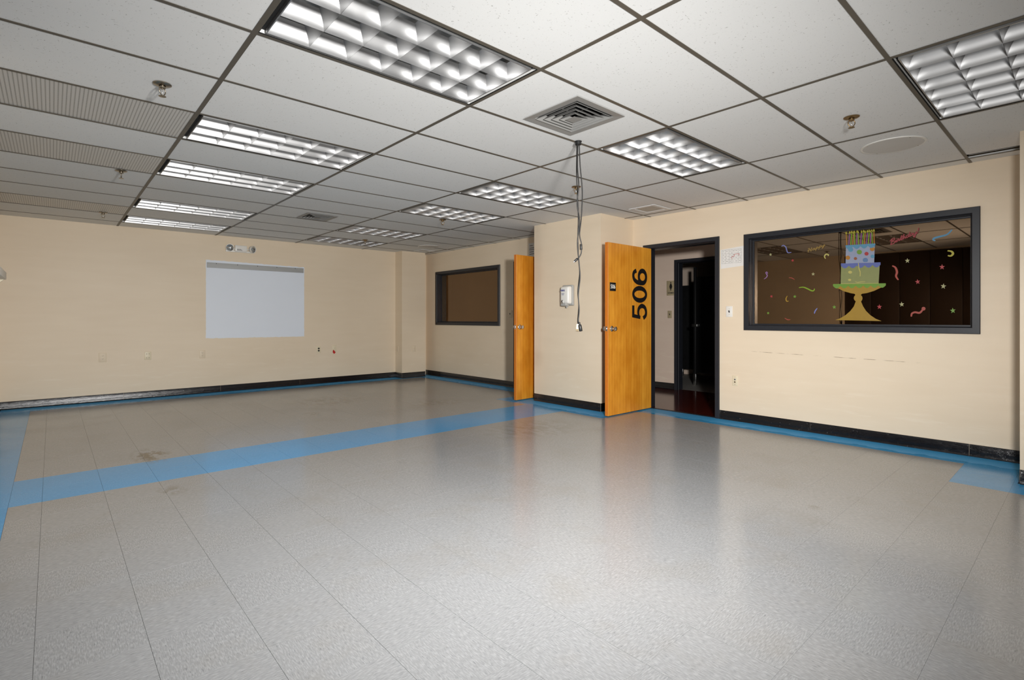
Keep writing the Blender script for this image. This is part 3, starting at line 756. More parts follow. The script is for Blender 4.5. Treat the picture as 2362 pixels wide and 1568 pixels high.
def speaker(cx, cy, rad, label):
    r = thing('ceiling_speaker', (cx, cy, ZC), label, 'speaker', 'round ceiling speakers')
    fl = Matrix.Rotation(math.pi, 4, 'X')
    lathe('rim', [(rad, -0.002), (rad, 0.003), (rad - 0.01, 0.006), (rad - 0.014, 0.0045)], 'white', r, fl, 48)
    lathe('grille', [(rad - 0.013, 0.0045), (rad * 0.5, 0.0065), (0, 0.007)], 'perfvent_s', r, fl, 48)
    for a in range(4):
        t = math.pi / 4 + a * math.pi / 2
        lathe('screw', [(0, 0), (0.004, 0.0), (0.003, 0.0025), (0, 0.003)], 'nickel', r, Matrix.Translation(((rad - 0.02) * math.cos(t), (rad - 0.02) * math.sin(t), -0.0045)) @ fl, 8)
M['perfvent_s'] = plain('speaker_grille_enamel', srgb(205, 203, 199), 0.5)
speaker(4.712, 0.99, 0.20, 'round flat ceiling speaker near the bright light at right')
speaker(5.08, 7.875, 0.19, 'round flat ceiling speaker near the far corner')

def sprinkler(x, y, label, mat, rot):
    r = thing('sprinkler', (x, y, ZC), label, 'sprinkler', 'pendent fire sprinklers'); r.rotation_euler = (0, 0, rot)
    D = Matrix.Rotation(math.pi, 4, 'X')
    lathe('escutcheon', [(0.0445, -0.001), (0.0445, 0.0015), (0.040, 0.0045), (0.024, 0.008), (0.017, 0.009), (0.0165, 0.004)], mat, r, D, 32)
    lathe('body', [(0.0, 0.0), (0.0125, 0.0), (0.0125, 0.014), (0.0165, 0.015), (0.0165, 0.021), (0.009, 0.024), (0.0, 0.024)], mat, r, D, 12)
    for s in (-1, 1): tube('yoke_arm', [(s * 0.010, 0, -0.018), (s * 0.0195, 0, -0.029), (s * 0.020, 0, -0.042), (s * 0.012, 0, -0.055), (s * 0.003, 0, -0.0615)], 0.0028, mat, r, 8, 5)
    lathe('bulb', [(0, 0.022), (0.0026, 0.025), (0.0026, 0.05), (0, 0.054)], 'chrome', r, D, 10)
    lathe('deflector', [(0.0, 0.058), (0.006, 0.059), (0.006, 0.064), (0.0185, 0.0655), (0.0185, 0.067), (0, 0.068)], mat, r, D, 20)
sprinkler(0.458, 3.39, 'fire sprinkler nearest the camera on the left, above a perforated panel', 'nickel', 0.7)
sprinkler(0.456, 5.615, 'middle fire sprinkler of the left row, by the second perforated panel', 'nickel', 1.4)
sprinkler(0.47, 7.97, 'fire sprinkler at the far left, near the screen wall', 'nickel', 0.5)
sprinkler(3.858, 1.027, 'brassy fire sprinkler beside the round ceiling speaker at right', 'bronze', 2.3)
sprinkler(3.868, 3.352, 'fire sprinkler partly hidden behind the hanging cables', 'bronze', 2.2)
sprinkler(3.84, 5.62, 'fire sprinkler between the far louvered lights, above the small dark window', 'bronze', 2.5)
sprinkler(3.868, 7.9, 'farthest fire sprinkler, beside the last light of the right row', 'bronze', 0.4)

# ---- cables hanging from the ceiling
CD = Vector((math.cos(YAW), math.sin(YAW), 0)); CR = Vector((math.sin(YAW), -math.cos(YAW), 0))
MNT = Vector((2.885, 2.482, ZC)); DPT = (MNT - CAM).dot(CD)
def hang(u, v, back=0.0):
    k = DPT + back
    return CAM + CD * k + CR * ((u - CX) / FPX * k) + Vector((0, 0, 1)) * ((CY - v) / FPX * k)
cap = lathe('cable_mount', [(0, 0.0), (0.026, 0.0), (0.026, -0.003), (0.0225, -0.004), (0.0225, -0.024), (0.018, -0.027), (0, -0.027)], 'black', None, Matrix.Translation(MNT), 24)
tag(cap, 'black round ceiling fitting from which the cables hang', 'cable fitting')
def cable(name, pts, rad, mat, label, off=0.0, group='cables hanging from the ceiling fitting'):
    pts = [(p[0], p[1], p[2] + off) for p in pts]
    r = thing(name, hang(*pts[0]), label, 'cable', group)
    put(tube('cord', [hang(*p) for p in pts], rad, mat, None, 8, 7), r)
    return r
c1 = cable('signal_cable', [(1336, 329, 0), (1338, 380, .005), (1343, 440, .01), (1341, 500, .004), (1337, 540, -.006), (1341, 562, -.004), (1341, 580, 0), (1338, 590, 0), (1331, 599, 0)], 0.0042, 'cordblack', 'black cable ending halfway down in a plug with a ferrite bead')
def cyl_between(name, a, b, r, mat, parent, n=14):
    bm = bmesh.new(); A, B = Vector(a), Vector(b); d = B - A
    add_tube(bm, [A, A + d * 0.06, A + d * 0.94, B], lambda t: r if 0.1 < t < 0.9 else r * 0.8, n)
    return put(bm_obj(name, bm, mat, None, True, 0.9), parent)
cyl_between('ferrite_bead', hang(1340, 563), hang(1340.5, 576), 0.0095, 'cordblack', c1)
cyl_between('plug', hang(1333, 596), hang(1325, 603), 0.0085, 'cordblack', c1); cyl_between('plug_tip', hang(1325, 603), hang(1323, 604.6), 0.0055, 'chrome', c1)
c2 = cable('power_cord', [(1333, 329, 0), (1332, 385, 0), (1335, 430, -.01), (1331, 470, .005), (1337, 510, .01), (1332, 560, .01), (1336, 610, 0), (1338, 640, -.004), (1334, 680, .004), (1336, 715, 0), (1334, 738, 0), (1337, 750, 0)], 0.0042, 'cordblack', 'long black cord ending in a black socket plug', -0.013)
cyl_between('socket_plug', hang(1337, 749, -0.013), hang(1340, 764, -0.013), 0.0125, 'black', c2)
cyl_between('plug_neck', hang(1336, 743, -0.013), hang(1337.3, 750, -0.013), 0.007, 'black', c2)
c3 = cable('ivory_plug_cord', [(1331, 329, .012), (1330, 400, .012), (1332, 450, .014), (1334, 500, .0), (1333, 545, -.01), (1334, 590, .01), (1337, 630, .01), (1333, 670, -.004), (1335, 705, .008), (1333, 735, .006), (1333, 748, 0)], 0.0040, 'cordblack', 'long dark cord ending in an ivory mains plug', 0.004)
pm = cyl_between('mains_plug', hang(1333, 747), hang(1331.5, 759), 0.0115, 'ivory', c3)
cyl_between('prong', hang(1330, 759), hang(1329.3, 764), 0.0028, 'bronze', c3); cyl_between('prong', hang(1333.2, 759), hang(1333, 765), 0.0028, 'bronze', c3)

# ================================================================== THINGS ON THE WALLS
# bare white rectangle with the leftover aluminium rail
SP = thing('wall_patch', (2.53, YB, 0.84), 'bluish white unpainted rectangle on the far wall with a metal rail', 'wall patch')
X0, X1 = 1.778, 3.275
pts = []
def wob(t, s): return 0.008 * noise.noise(Vector((t * 9, s, 0))) + 0.006 * noise.noise(Vector((t * 31, s, 3)))
N = 60
for i in range(N): t = i / N; pts.append((X0 + (X1 - X0) * t, YB - 0.001, 0.838 - 0.004 * t + wob(t * 3, 1.0)))
for i in range(N): t = i / N; pts.append((X1 + wob(t * 2, 2.0) * 0.6, YB - 0.001, 0.834 + 1.19 * t))
for i in range(N): t = i / N; pts.append((X1 + (X0 - X1) * t, YB - 0.001, 2.026 + 0.022 * t + wob(t * 3, 3.0)))
for i in range(N): t = i / N; pts.append((X0 + wob(t * 2, 4.0) * 0.6, YB - 0.001, 2.048 - 1.21 * t))
put(prism('bare_area', [Vector(p) for p in pts], (0, 0.0012, 0), 'patch'), SP)
rail = put(box('rail', 1.79, 3.262, YB - 0.012, YB - 0.001, 1.928, 2.008, 'rail', None, 0.002), SP)
for i in range(5):
    o = lathe('rail_screw', [(0, 0), (0.006, 0), (0.004, 0.003), (0, 0.0035)], 'black', None, basis((1.92 + i * 0.3, YB - 0.012, 1.996), (1, 0, 0), (0, 0, 1)), 8)
    o.parent = rail
put(box('rail_groove', 1.79, 3.262, YB - 0.0125, YB - 0.0118, 1.962, 1.966, 'grey', None), SP)

# emergency light
EL = thing('emergency_light', (2.262, YB, 2.2), 'white twin-head emergency light above the white rectangle', 'emergency light')
put(box('housing', 2.175, 2.35, YB - 0.055, YB, 2.205, 2.305, 'white', None, 0.008), EL)
put(box('base_plate', 2.05, 2.47, YB - 0.02, YB, 2.196, 2.224, 'white', None, 0.004), EL)
lp = put(box('test_label', 2.195, 2.285, YB - 0.057, YB - 0.055, 2.212, 2.25, 'paper'), EL)
for z in (2.242, 2.232, 2.222): put(box('label_print', 2.2, 2.28 - (z - 2.222), YB - 0.0578, YB - 0.0569, z, z + 0.004, 'ink'), EL)
for hx, dirv in ((2.105, (-0.25, -1, -0.12)), (2.418, (0.55, -0.83, -0.12))):
    d = Vector(dirv).normalized(); x = d.cross(Vector((0, 0, 1))).normalized(); y = d.cross(x)
    m = basis(Vector((hx, YB - 0.035, 2.258)), x, y)
    if (Vector(m.col[2][:3])).dot(d) < 0: m = basis(Vector((hx, YB - 0.035, 2.258)), y, x)
    h = put(lathe('lamp_head', [(0, -0.02), (0.03, -0.018), (0.052, 0.0), (0.058, 0.03), (0.058, 0.042), (0.053, 0.042), (0.051, 0.036)], 'white', None, m, 24), EL)
    l = lathe('lens', [(0.0525, 0.036), (0.03, 0.030), (0.014, 0.022), (0.010, 0.034), (0, 0.036)], 'lens', None, m, 24); l.parent = h
    put(tube('lamp_bracket', [(hx, YB - 0.03, 2.258), (hx + (0.05 if hx < 2.2 else -0.05), YB - 0.02, 2.25), (hx + (0.08 if hx < 2.2 else -0.08), YB - 0.02, 2.235)], 0.009, 'white', None, 8, 4), EL)

# outlets, switches, jacks
def plate(name, o, xdir, label, cat, kind, pmat, hw=0.0365, hh=0.0585, dark='black', group='electrical plates on the walls'):
    """cover plate on a wall; o is the centre on the wall face, xdir the wall's rightward direction"""
    x = Vector(xdir); z = Vector((0, 0, 1)); nrm = x.cross(z); m = basis(o, x, (0, 0, 1))    # local z = outward normal
    r = thing(name, o, label, cat, group)
    def bx(nm, a, b, c, d, e, f, mt, bev=0.0): return put(box(nm, a, b, c, d, e, f, mt, None, bev, 2, m), r)
    bx('cover', -hw, hw, -hh, hh, 0.0, 0.006, pmat, 0.0022)
    def screw(x_, y_): put(lathe('screw', [(0, 0), (0.0034, 0), (0.0026, 0.0014), (0, 0.0018)], 'nickel', None, m @ Matrix.Translation((x_, y_, 0.0058)), 8), r)
    if kind == 'duplex':
        screw(0, 0)
        for sy in (-0.0195, 0.0195):
            put(lathe('receptacle', [(0, 0), (0.0172, 0), (0.0165, 0.0026), (0, 0.0026)], dark if dark != 'black' else pmat, None, m @ Matrix.Translation((0, sy, 0.0055)) @ Matrix.Diagonal((1, 0.82, 1, 1)), 20), r)
            for sx in (-0.0062, 0.0062): bx('slot', sx - 0.0013, sx + 0.0013, sy - 0.001, sy + 0.0075, 0.0075, 0.0086, 'black')
            bx('ground_hole', -0.0024, 0.0024, sy - 0.0095, sy - 0.005, 0.0075, 0.0086, 'black')
    elif kind == 'black_duplex':
        screw(0, 0)
        for sy in (-0.0195, 0.0195):
            put(lathe('receptacle', [(0, 0), (0.0172, 0), (0.0165, 0.0026), (0, 0.0026)], 'black', None, m @ Matrix.Translation((0, sy, 0.0055)) @ Matrix.Diagonal((1, 0.82, 1, 1)), 20), r)
    elif kind == 'quad':
        for sx in (-0.014, 0.014):
            for sy in (-0.028, 0.028): bx('jack', sx - 0.0075, sx + 0.0075, sy - 0.0085, sy + 0.0085, 0.005, 0.008, 'ivory', 0.001); bx('jack_port', sx - 0.004, sx + 0.004, sy - 0.004, sy + 0.003, 0.0076, 0.0086, 'black')
    elif kind == 'switch':
        screw(0, 0.03); screw(0, -0.03)
        bx('toggle_slot', -0.006, 0.006, -0.0125, 0.0125, 0.005, 0.0068, dark)
        T = Matrix.Translation((0, 0.002, 0.006)) @ Matrix.Rotation(-0.45, 4, 'X')
        put(box('toggle', -0.0042, 0.0042, -0.0045, 0.0045, 0.0, 0.015, dark, None, 0.001, 1, m @ T), r)
    elif kind == 'jacks':
        screw(0, 0.042); screw(0, -0.042)
        bx('phone_jack', -0.009, 0.009, 0.006, 0.024, 0.005, 0.009, 'grey', 0.001); bx('jack_port', -0.006, 0.006, 0.009, 0.019, 0.0086, 0.0096, 'black')
        put(lathe('coax_jack', [(0, 0), (0.0095, 0), (0.0095, 0.003), (0.0048, 0.003), (0.0048, 0.011), (0, 0.011)], 'nickel', None, m @ Matrix.Translation((0, -0.014, 0.0055)), 12), r)
    elif kind == 'blank':
        bx('raised_insert', -0.016, 0.016, 0.006, 0.03, 0.005, 0.0085, pmat, 0.001); bx('raised_insert', -0.016, 0.016, -0.03, -0.006, 0.005, 0.0085, pmat, 0.001); screw(0, 0)
    return r, m
BX, RY = (1, 0, 0), (0, -1, 0)
plate('wall_outlet', (0.526, YB, 0.607), BX, 'overpainted beige outlet nearest the left corner of the far wall', 'outlet', 'duplex', 'paintedplate', 0.043, 0.062)
plate('jack_plate', (1.04, YB, 0.607), BX, 'ivory four-jack plate between two beige outlets on the far wall', 'jack plate', 'quad', 'ivory', 0.041, 0.058)
plate('wall_outlet', (1.731, YB, 0.598), BX, 'overpainted beige outlet under the left edge of the white rectangle', 'outlet', 'duplex', 'paintedplate', 0.039, 0.058)
plate('wall_outlet', (3.527, YB, 0.598), BX, 'cream outlet with two black sockets right of the white rectangle', 'outlet', 'black_duplex', 'ivory')
rr, m = plate('cable_plate', (3.81, YB, 0.602), BX, 'ivory cable plate with a red tag hanging from it', 'wall plate', 'blank', 'ivory', 0.037, 0.06)
tp = [(-0.026, -0.022), (-0.014, -0.020), (0.024, -0.066), (-0.006, -0.094), (-0.032, -0.062)]
tagp = prism('red_tag', [m @ Vector((a, b, 0.0075)) for a, b in tp], (0, -0.0012, 0), 'red'); tag(tagp, 'small red tape tag stuck to the ivory plate on the far wall', 'tag')
plate('wall_outlet', (5.305, 8.745, 0.556), BX, 'beige outlet on the front of the corner pilaster', 'outlet', 'blank', 'paintedplate', 0.035, 0.058)
plate('wall_outlet', (5.04, 8.905, 0.556), RY, 'narrow-looking beige outlet on the side of the corner pilaster', 'outlet', 'duplex', 'paintedplate', 0.035, 0.058)
plate('light_switch', (XR, 2.712, 1.222), RY, 'white light switch beside the large decorated window', 'switch', 'switch', 'white', 0.037, 0.061)
plate('jack_plate', (XR, 2.646, 0.449), RY, 'grey phone and cable jack plate low on the right wall', 'jack plate', 'jacks', 'ivory', 0.031, 0.056)
plate('light_switch', (XR, 6.418, 1.22), RY, 'beige light switch in the shadow of the far door', 'switch', 'switch', 'paintedplate', 0.05, 0.064)
a = at(1545, 725, 0, XC)
plate('light_switch', (XC, a.y, a.z), RY, 'cream switch under the restroom sign in the corridor', 'switch', 'switch', 'signtan', 0.037, 0.06)

# hand sanitizer dispenser on the chase
DY, DZ0, DZ1 = 4.509, 1.297, 1.569
SD = thing('sanitizer_dispenser', (5.07, DY, DZ0), 'grey and white hand sanitizer dispenser on the boxed wall chase', 'dispenser')
def rounded(name, x0, x1, y0, y1, z0, z1, bev, mat, taper=0.0):
    bm = bmesh.new(); vs = add_box(bm, x0, x1, y0, y1, z0, z1)
    for v in vs:
        if abs(v.co.x - x0) < 1e-6:
            v.co.y = DY + (v.co.y - DY) * (1 - taper)
            v.co.z = z0 + 0.012 + (v.co.z - z0) * (1 - taper * 0.6)
    bmesh.ops.bevel(bm, geom=bm.edges[:], offset=bev, segments=4, affect='EDGES', profile=0.5)
    return put(bm_obj(name, bm, mat, None, True, 0.8), SD)
rounded('back_body', 5.03, 5.07, DY - 0.088, DY + 0.088, DZ0 + 0.01, DZ1, 0.012, 'grey')
cv = rounded('front_cover', 4.962, 5.034, DY - 0.082, DY + 0.082, DZ0 + 0.03, DZ1 - 0.004, 0.024, 'white', 0.16)
rounded('push_bar', 4.968, 5.03, DY - 0.03, DY + 0.075, DZ0, DZ0 + 0.09, 0.012, 'grey', 0.1)
put(box('sensor_window', 4.961, 4.969, DY + 0.018, DY + 0.052, DZ0 + 0.042, DZ0 + 0.086, 'chrome', None, 0.003), SD)
put(box('sensor_lens', 4.9585, 4.962, DY + 0.03, DY + 0.042, DZ0 + 0.058, DZ0 + 0.074, 'black', None, 0.001), SD)
put(lathe('nozzle', [(0, 0), (0.014, 0), (0.01, -0.018), (0, -0.018)], 'grey', None, Matrix.Translation((4.995, DY - 0.02, DZ0 + 0.004)), 12), SD)
put(text_mesh('logo', 'PURELL', 0.028, basis((4.9605, DY + 0.022, DZ0 + 0.208), (0, -1, 0), (0, 0, 1)), 'blue_logo', None, 0.0012, 0.0006, 0.85, 0.3), SD)
for i, wd in enumerate((0.03, 0.022)): put(box('small_print', 4.9596, 4.9612, DY + 0.024 - wd, DY + 0.024 + wd * 0.6, DZ0 + 0.166 - i * 0.014, DZ0 + 0.171 - i * 0.014, 'blue_logo'), SD)

# taped evacuation map between door and window
Y0m, Y1m, Z0m, Z1m = 2.547, 2.812, 1.716, 1.948
MP = thing('floor_plan', (XR, 2.68, Z0m), 'white evacuation map with a red route taped beside the door frame', 'map')
put(prism('sheet', [(XR - 0.0012, Y0m, Z0m + 0.012), (XR - 0.0012, Y0m, Z1m), (XR - 0.0012, Y1m, Z1m - 0.022), (XR - 0.0012, Y1m, Z0m - 0.006)], (0.0011, 0, 0), 'paper'), MP)
def ml(nm, a, b, wd, mt, lay=0.0):
    A = Vector((XR - 0.0016 - lay, Y1m - a[0], Z1m - 0.01 - a[1])); B = Vector((XR - 0.0016 - lay, Y1m - b[0], Z1m - 0.01 - b[1])); d = (B - A).normalized(); s = Vector((0, -d.z, d.y)) * wd
    return [A - s, A + s, B + s, B - s]
def map_lines(nm, segs, wd, mt, lay=0.0):
    bm = bmesh.new()
    for a, b in segs:
        q = [bm.verts.new(p) for p in ml(nm, a, b, wd, mt, lay)]; e = [bm.verts.new(v.co + Vector((0.0003, 0, 0))) for v in q]
        bm.faces.new(q); bm.faces.new(e[::-1])
        for i in range(4): bm.faces.new((q[i], e[i], e[(i + 1) % 4], q[(i + 1) % 4]))
    return put(bm_obj(nm, bm, mt), MP)
g = []
for xx in (0.015, 0.055, 0.095, 0.13, 0.16, 0.2, 0.235): g.append(((xx, 0.02), (xx, 0.17)))
for yy in (0.02, 0.06, 0.095, 0.13, 0.17): g.append(((0.015, yy), (0.235, yy)))
pass_ = [s for i, s in enumerate(g) if i not in (4,)]
map_lines('plan_walls', pass_, 0.0007, 'ink')
rs = random.Random(3)
map_lines('plan_rooms', [((x, y), (x + rs.uniform(0.008, 0.022), y)) for x in (0.024, 0.064, 0.104, 0.14, 0.17, 0.21) for y in (0.036, 0.076, 0.112, 0.15)], 0.0016, 'ink')
map_lines('exit_route', [((0.13, 0.125), (0.13, 0.098)), ((0.13, 0.098), (0.155, 0.098)), ((0.155, 0.098), (0.155, 0.075)), ((0.155, 0.075), (0.21, 0.075)), ((0.21, 0.075), (0.21, 0.095))], 0.0022, 'redink', 0.0005)

# notice beside the far door
NT_ = thing('paper_notice', (XR, 5.93, 2.14), 'white paper notice above the far open door, mostly hidden by the chase', 'notice')
put(prism('sheet', [(XR - 0.0012, 5.80, 2.125), (XR - 0.0012, 5.80, 2.345), (XR - 0.0012, 5.975, 2.345), (XR - 0.0012, 5.975, 2.125)], (0.0011, 0, 0), 'paper'), NT_)
for i, (z, a, b) in enumerate(((2.30, 5.95, 5.88), (2.262, 5.95, 5.85), (2.235, 5.955, 5.82), (2.2, 5.95, 5.86), (2.165, 5.955, 5.83))):
    put(box('print_line', XR - 0.0018, XR - 0.001, b, a, z, z + 0.008, 'ink'), NT_)

# restroom sign in the corridor
a0, a1 = at(1538, 648, 0, XC), at(1557.5, 681, 0, XC)
yc, sw, zt, zb = (a0.y + a1.y) / 2, abs(a0.y - a1.y) / 2, a0.z, a1.z
SG = thing('restroom_sign', (XC, yc, zb), 'tan restroom sign with a standing figure and the word WOMEN', 'sign')
put(box('sign_plate', XC - 0.006, XC, yc - sw, yc + sw, zb, zt, 'signtan', None, 0.002), SG)
s_ = zt - zb; mid = zb + s_ * 0.62
Pz = lambda px_, pz_: Vector((XC - 0.0068, yc - px_ * s_, zb + pz_ * s_))
fig = [(-0.05, .80), (.05, .80), (.12, .56), (.085, .55), (.055, .66), (.09, .47), (.05, .47), (.05, .34), (.008, .34), (.008, .46), (-.008, .46), (-.008, .34), (-.05, .34), (-.05, .47), (-.09, .47), (-.055, .66), (-.085, .55), (-.12, .56)]
put(prism('figure', [Pz(*p) for p in fig], (0.0008, 0, 0), 'black'), SG)
put(prism('figure_head', [Pz(0.045 * math.cos(t * math.pi / 8), .865 + 0.045 * math.sin(t * math.pi / 8)) for t in range(16)], (0.0008, 0, 0), 'black'), SG)
put(text_mesh('lettering', 'WOMEN', 0.125 * s_, basis((XC - 0.0066, yc, zb + 0.17 * s_), (0, -1, 0), (0, 0, 1)), 'black', None, 0.001, 0.0005, 0.95), SG)
put(box('sign_rule', XC - 0.0068, XC - 0.0058, yc - sw * 0.92, yc + sw * 0.92, zb + 0.285 * s_, zb + 0.292 * s_, 'black'), SG)

# wall box at the left edge
q = at(15, 645, 0, -0.33); q2 = at(15, 628, 0, -0.33)
WB = thing('wall_cabinet', (XL, q.y - 0.5, q.z), 'corner of a white wall-hung box at the left edge', 'wall box')
put(box('case', XL, -0.33, q.y - 1.1, q.y, q.z, q2.z, 'white', None, 0.006), WB)
put(prism('bracket', [(XL, q.y - 0.006, q.z), (-0.345, q.y - 0.006, q.z), (XL, q.y - 0.006, q.z - 0.14)], (0, -0.03, 0), 'ivory'), WB)

# ================================================================== DECALS ON THE LARGE WINDOW
z5 = lambda x, y: (1880 + x / 6.029, 500 + y / 6.031)
z6 = lambda x, y: (1730 + x / 6.03, 500 + y / 6.03)
z7 = lambda x, y: (2040 + x / 5.808, 500 + y / 5.808)
DT = 0.0005
def gp(uv, layer=0): return at(uv[0], uv[1], 0, GLX - DT * (layer + 1))
def flat(name, uvs, mat, layer=0, parent=None):
    o = prism(name, [gp(p, layer) for p in uvs], (DT * 0.9, 0, 0), mat)
    if parent is not None: put(o, parent)
    return o
def ribbon(name, uvs, wpx, mat, layer=0, parent=None, sub=6, taper=True):
    P = catmull([Vector((*gp(p, layer)[1:], 0)) for p in uvs], sub); wd = wpx / FPX * 5.0
    bm = bmesh.new(); L, R = [], []
    n = len(P)
    for i, p in enumerate(P):
        d = (P[min(i + 1, n - 1)] - P[max(i - 1, 0)]).normalized(); s = Vector((-d.y, d.x, 0)) * wd * ((0.6 + 0.4 * math.sin(math.pi * min(1, max(0, i / (n - 1))))) if taper else 1)
        x = GLX - DT * (layer + 1) - 0.0006 * i / n
        L.append((bm.verts.new((x, p.x + s.x, p.y + s.y)), bm.verts.new((x + DT * 0.9, p.x + s.x, p.y + s.y)))); R.append((bm.verts.new((x, p.x - s.x, p.y - s.y)), bm.verts.new((x + DT * 0.9, p.x - s.x, p.y - s.y))))
    for i in range(n - 1):
        for a, b in ((L[i][0], L[i + 1][0]),): bm.faces.new((L[i][0], L[i + 1][0], R[i + 1][0], R[i][0])); bm.faces.new((L[i][1], R[i][1], R[i + 1][1], L[i + 1][1])); bm.faces.new((L[i][0], L[i][1], L[i + 1][1], L[i + 1][0])); bm.faces.new((R[i][0], R[i + 1][0], R[i + 1][1], R[i][1]))
    bm.faces.new((L[0][0], R[0][0], R[0][1], L[0][1])); bm.faces.new((L[-1][0], L[-1][1], R[-1][1], R[-1][0]))
    o = bm_obj(name, bm, mat)
    if parent is not None: put(o, parent)
    return o
def star(uv, r, mat, label, rot=0.0):
    pts = []
    for k in range(10):
        a = math.pi / 2 + rot + k * math.pi / 5; q = r if k % 2 == 0 else r * 0.42
        pts.append((uv[0] + q * math.cos(a), uv[1] - q * math.sin(a)))
    tag(flat('star_decal', pts, mat), label, 'decal', 'star decals on the large window')
star(z6(285, 525), 3.9, 'd_cream', 'cream star decal at the upper left of the window', 0.1)
star(z6(593, 606), 3.9, 'd_red', 'red star decal below the word Happy at left', 0.3)
star(z6(878, 796), 4.4, 'd_cream', 'cream star decal left of the cake, above the long green streamer', 0.0)
star(z6(298, 1106), 3.9, 'd_red', 'red star decal at the left beside the short gold hook', 0.3)
star(z6(622, 1108), 4.2, 'd_green', 'green star decal right of the short gold hook', -0.1)
star(z6(252, 1338), 3.6, 'd_green', 'green star decal at the lower left corner of the window', 0.1)
star(z6(1172, 1255), 4.9, 'd_green', 'green star decal just left of the cake stand', 0.1)
star(z7(308, 588), 6.0, 'd_cream', 'cream star decal right of the upper cake tier', 0.05)
star(z7(772, 672), 6.8, 'd_red', 'red star decal at the far right under the yellow hook', 0.0)
star(z7(445, 870), 6.2, 'd_red', 'red star decal right of the lower cake tier', 0.15)
star(z7(790, 930), 6.8, 'd_cream', 'cream star decal at the far right, mid height', -0.1)
star(z7(232, 1172), 6.2, 'd_cream', 'cream star decal low between the cake stand and the curled red streamer', 0.1)
star(z7(917, 1256), 6.8, 'd_green', 'green star decal in the lower right corner of the window', 0.1)
star(z5(895, 1252), 6.0, 'd_red', 'red star decal just right of the cake stand stem', 0.0)
def streamer(f, pts, wpx, mat, label):
    o = ribbon('streamer_decal', [f(*p) for p in pts], wpx, mat); tag(o, label, 'decal', 'streamer decals on the large window'); return o
streamer(z6, [(440, 412), (462, 396), (498, 420), (512, 468), (528, 498), (575, 494)], 1.3, 'd_lavender', 'lavender wavy streamer decal at the upper left of the window')
streamer(z6, [(246, 792), (236, 768), (220, 778), (240, 815), (225, 845), (195, 865)], 1.2, 'd_violet', 'violet hooked streamer decal at the left edge of the window')
streamer(z6, [(540, 846), (580, 850), (620, 872)], 0.9, 'd_coral', 'short thin red streamer decal left of the long green one')
streamer(z6, [(680, 986), (740, 978), (800, 1000), (858, 1028), (888, 1024), (896, 998)], 1.5, 'd_lime', 'long lime green streamer decal left of the cake')
streamer(z6, [(518, 1100), (500, 1140), (512, 1174), (538, 1170)], 1.3, 'd_gold', 'short gold hook decal low at left')
streamer(z6, [(935, 1270), (905, 1312), (896, 1346)], 1.4, 'd_lavender', 'short lavender streamer decal at the lower middle left')
streamer(z6, [(482, 1408), (526, 1430), (562, 1430)], 1.1, 'd_coral', 'short red streamer decal at the bottom left of the window')
streamer(z6, [(1050, 582), (1036, 550), (1058, 520), (1090, 528), (1084, 544)], 1.5, 'd_butter', 'cream hook decal under the word Happy')
streamer(z7, [(105, 655), (148, 680), (168, 740), (156, 795), (186, 845)], 2.0, 'd_coral', 'red wavy streamer decal right of the cake')
streamer(z7, [(905, 172), (840, 236), (740, 265), (668, 286), (655, 308), (682, 320)], 1.9, 'd_sky', 'light blue streamer decal in the upper right corner')
streamer(z7, [(846, 454), (900, 464), (918, 495), (890, 523), (850, 518)], 1.9, 'd_yellow', 'yellow hook decal near the right edge of the window')
sr = streamer(z7, [(360, 1336), (368, 1296), (410, 1278), (468, 1286), (502, 1258), (524, 1222)], 2.0, 'd_coral', 'curled red streamer decal low at right')
flat('curl', [(z7(524, 1230)[0] + 4.6 * math.cos(t * math.pi / 8), z7(524, 1230)[1] + 4.2 * math.sin(t * math.pi / 8)) for t in range(16)], 'd_coral', 1, sr)

# cake decal
CK = thing('cake_decal', gp(z5(600, 1445)), 'large birthday cake decal on a gold stand in the window', 'decal')
cf = lambda nm, pts, mt, lay: flat(nm, [z5(*p) for p in pts], mt, lay, CK)
def disc(cx, cy, rx, ry=None, n=20): ry = ry or rx; return [(cx + rx * math.cos(2 * math.pi * k / n), cy + ry * math.sin(2 * math.pi * k / n)) for k in range(n)]
def scallop(xa, ya, xb, yb, drop, n, depth):
    top = [(xa, ya), (xb, yb)]; out = list(top)
    for i in range(n):
        for k in range(9):
            t = 1 - (i + k / 8) / n; a = math.pi * k / 8
            if k == 8 and i < n - 1: continue
            out.append((xa + (xb - xa) * t, ya + (yb - ya) * t + drop + depth * math.sin(a)))
    return out
stem = [(300, 945), (300, 985), (400, 1035), (500, 1062), (548, 1070), (562, 1086), (545, 1105), (538, 1130), (546, 1156), (566, 1175), (540, 1245), (490, 1310), (420, 1370), (350, 1410), (280, 1436), (600, 1442), (925, 1450), (845, 1418), (770, 1368), (710, 1310), (668, 1245), (640, 1178), (655, 1155), (660, 1130), (654, 1106), (636, 1088), (652, 1070), (720, 1060), (820, 1030), (915, 985), (915, 940)]
cf('stand', stem, 'd_gold', 0)
cf('stand_knob', disc(600, 1130, 58, 47), 'd_gold', 1)
cf('plate_rim', scallop(250, 934, 984, 924, 28, 7, 34), 'd_green', 1)
cf('lower_tier', [(362, 664), (900, 650), (884, 926), (356, 932)], 'd_tiergreen', 2)
cf('lower_frosting', scallop(360, 648, 910, 632, 34, 5, 36), 'd_periwinkle', 3)
cf('upper_tier', [(430, 402), (832, 380), (822, 634), (424, 646)], 'd_tierwhite', 4)
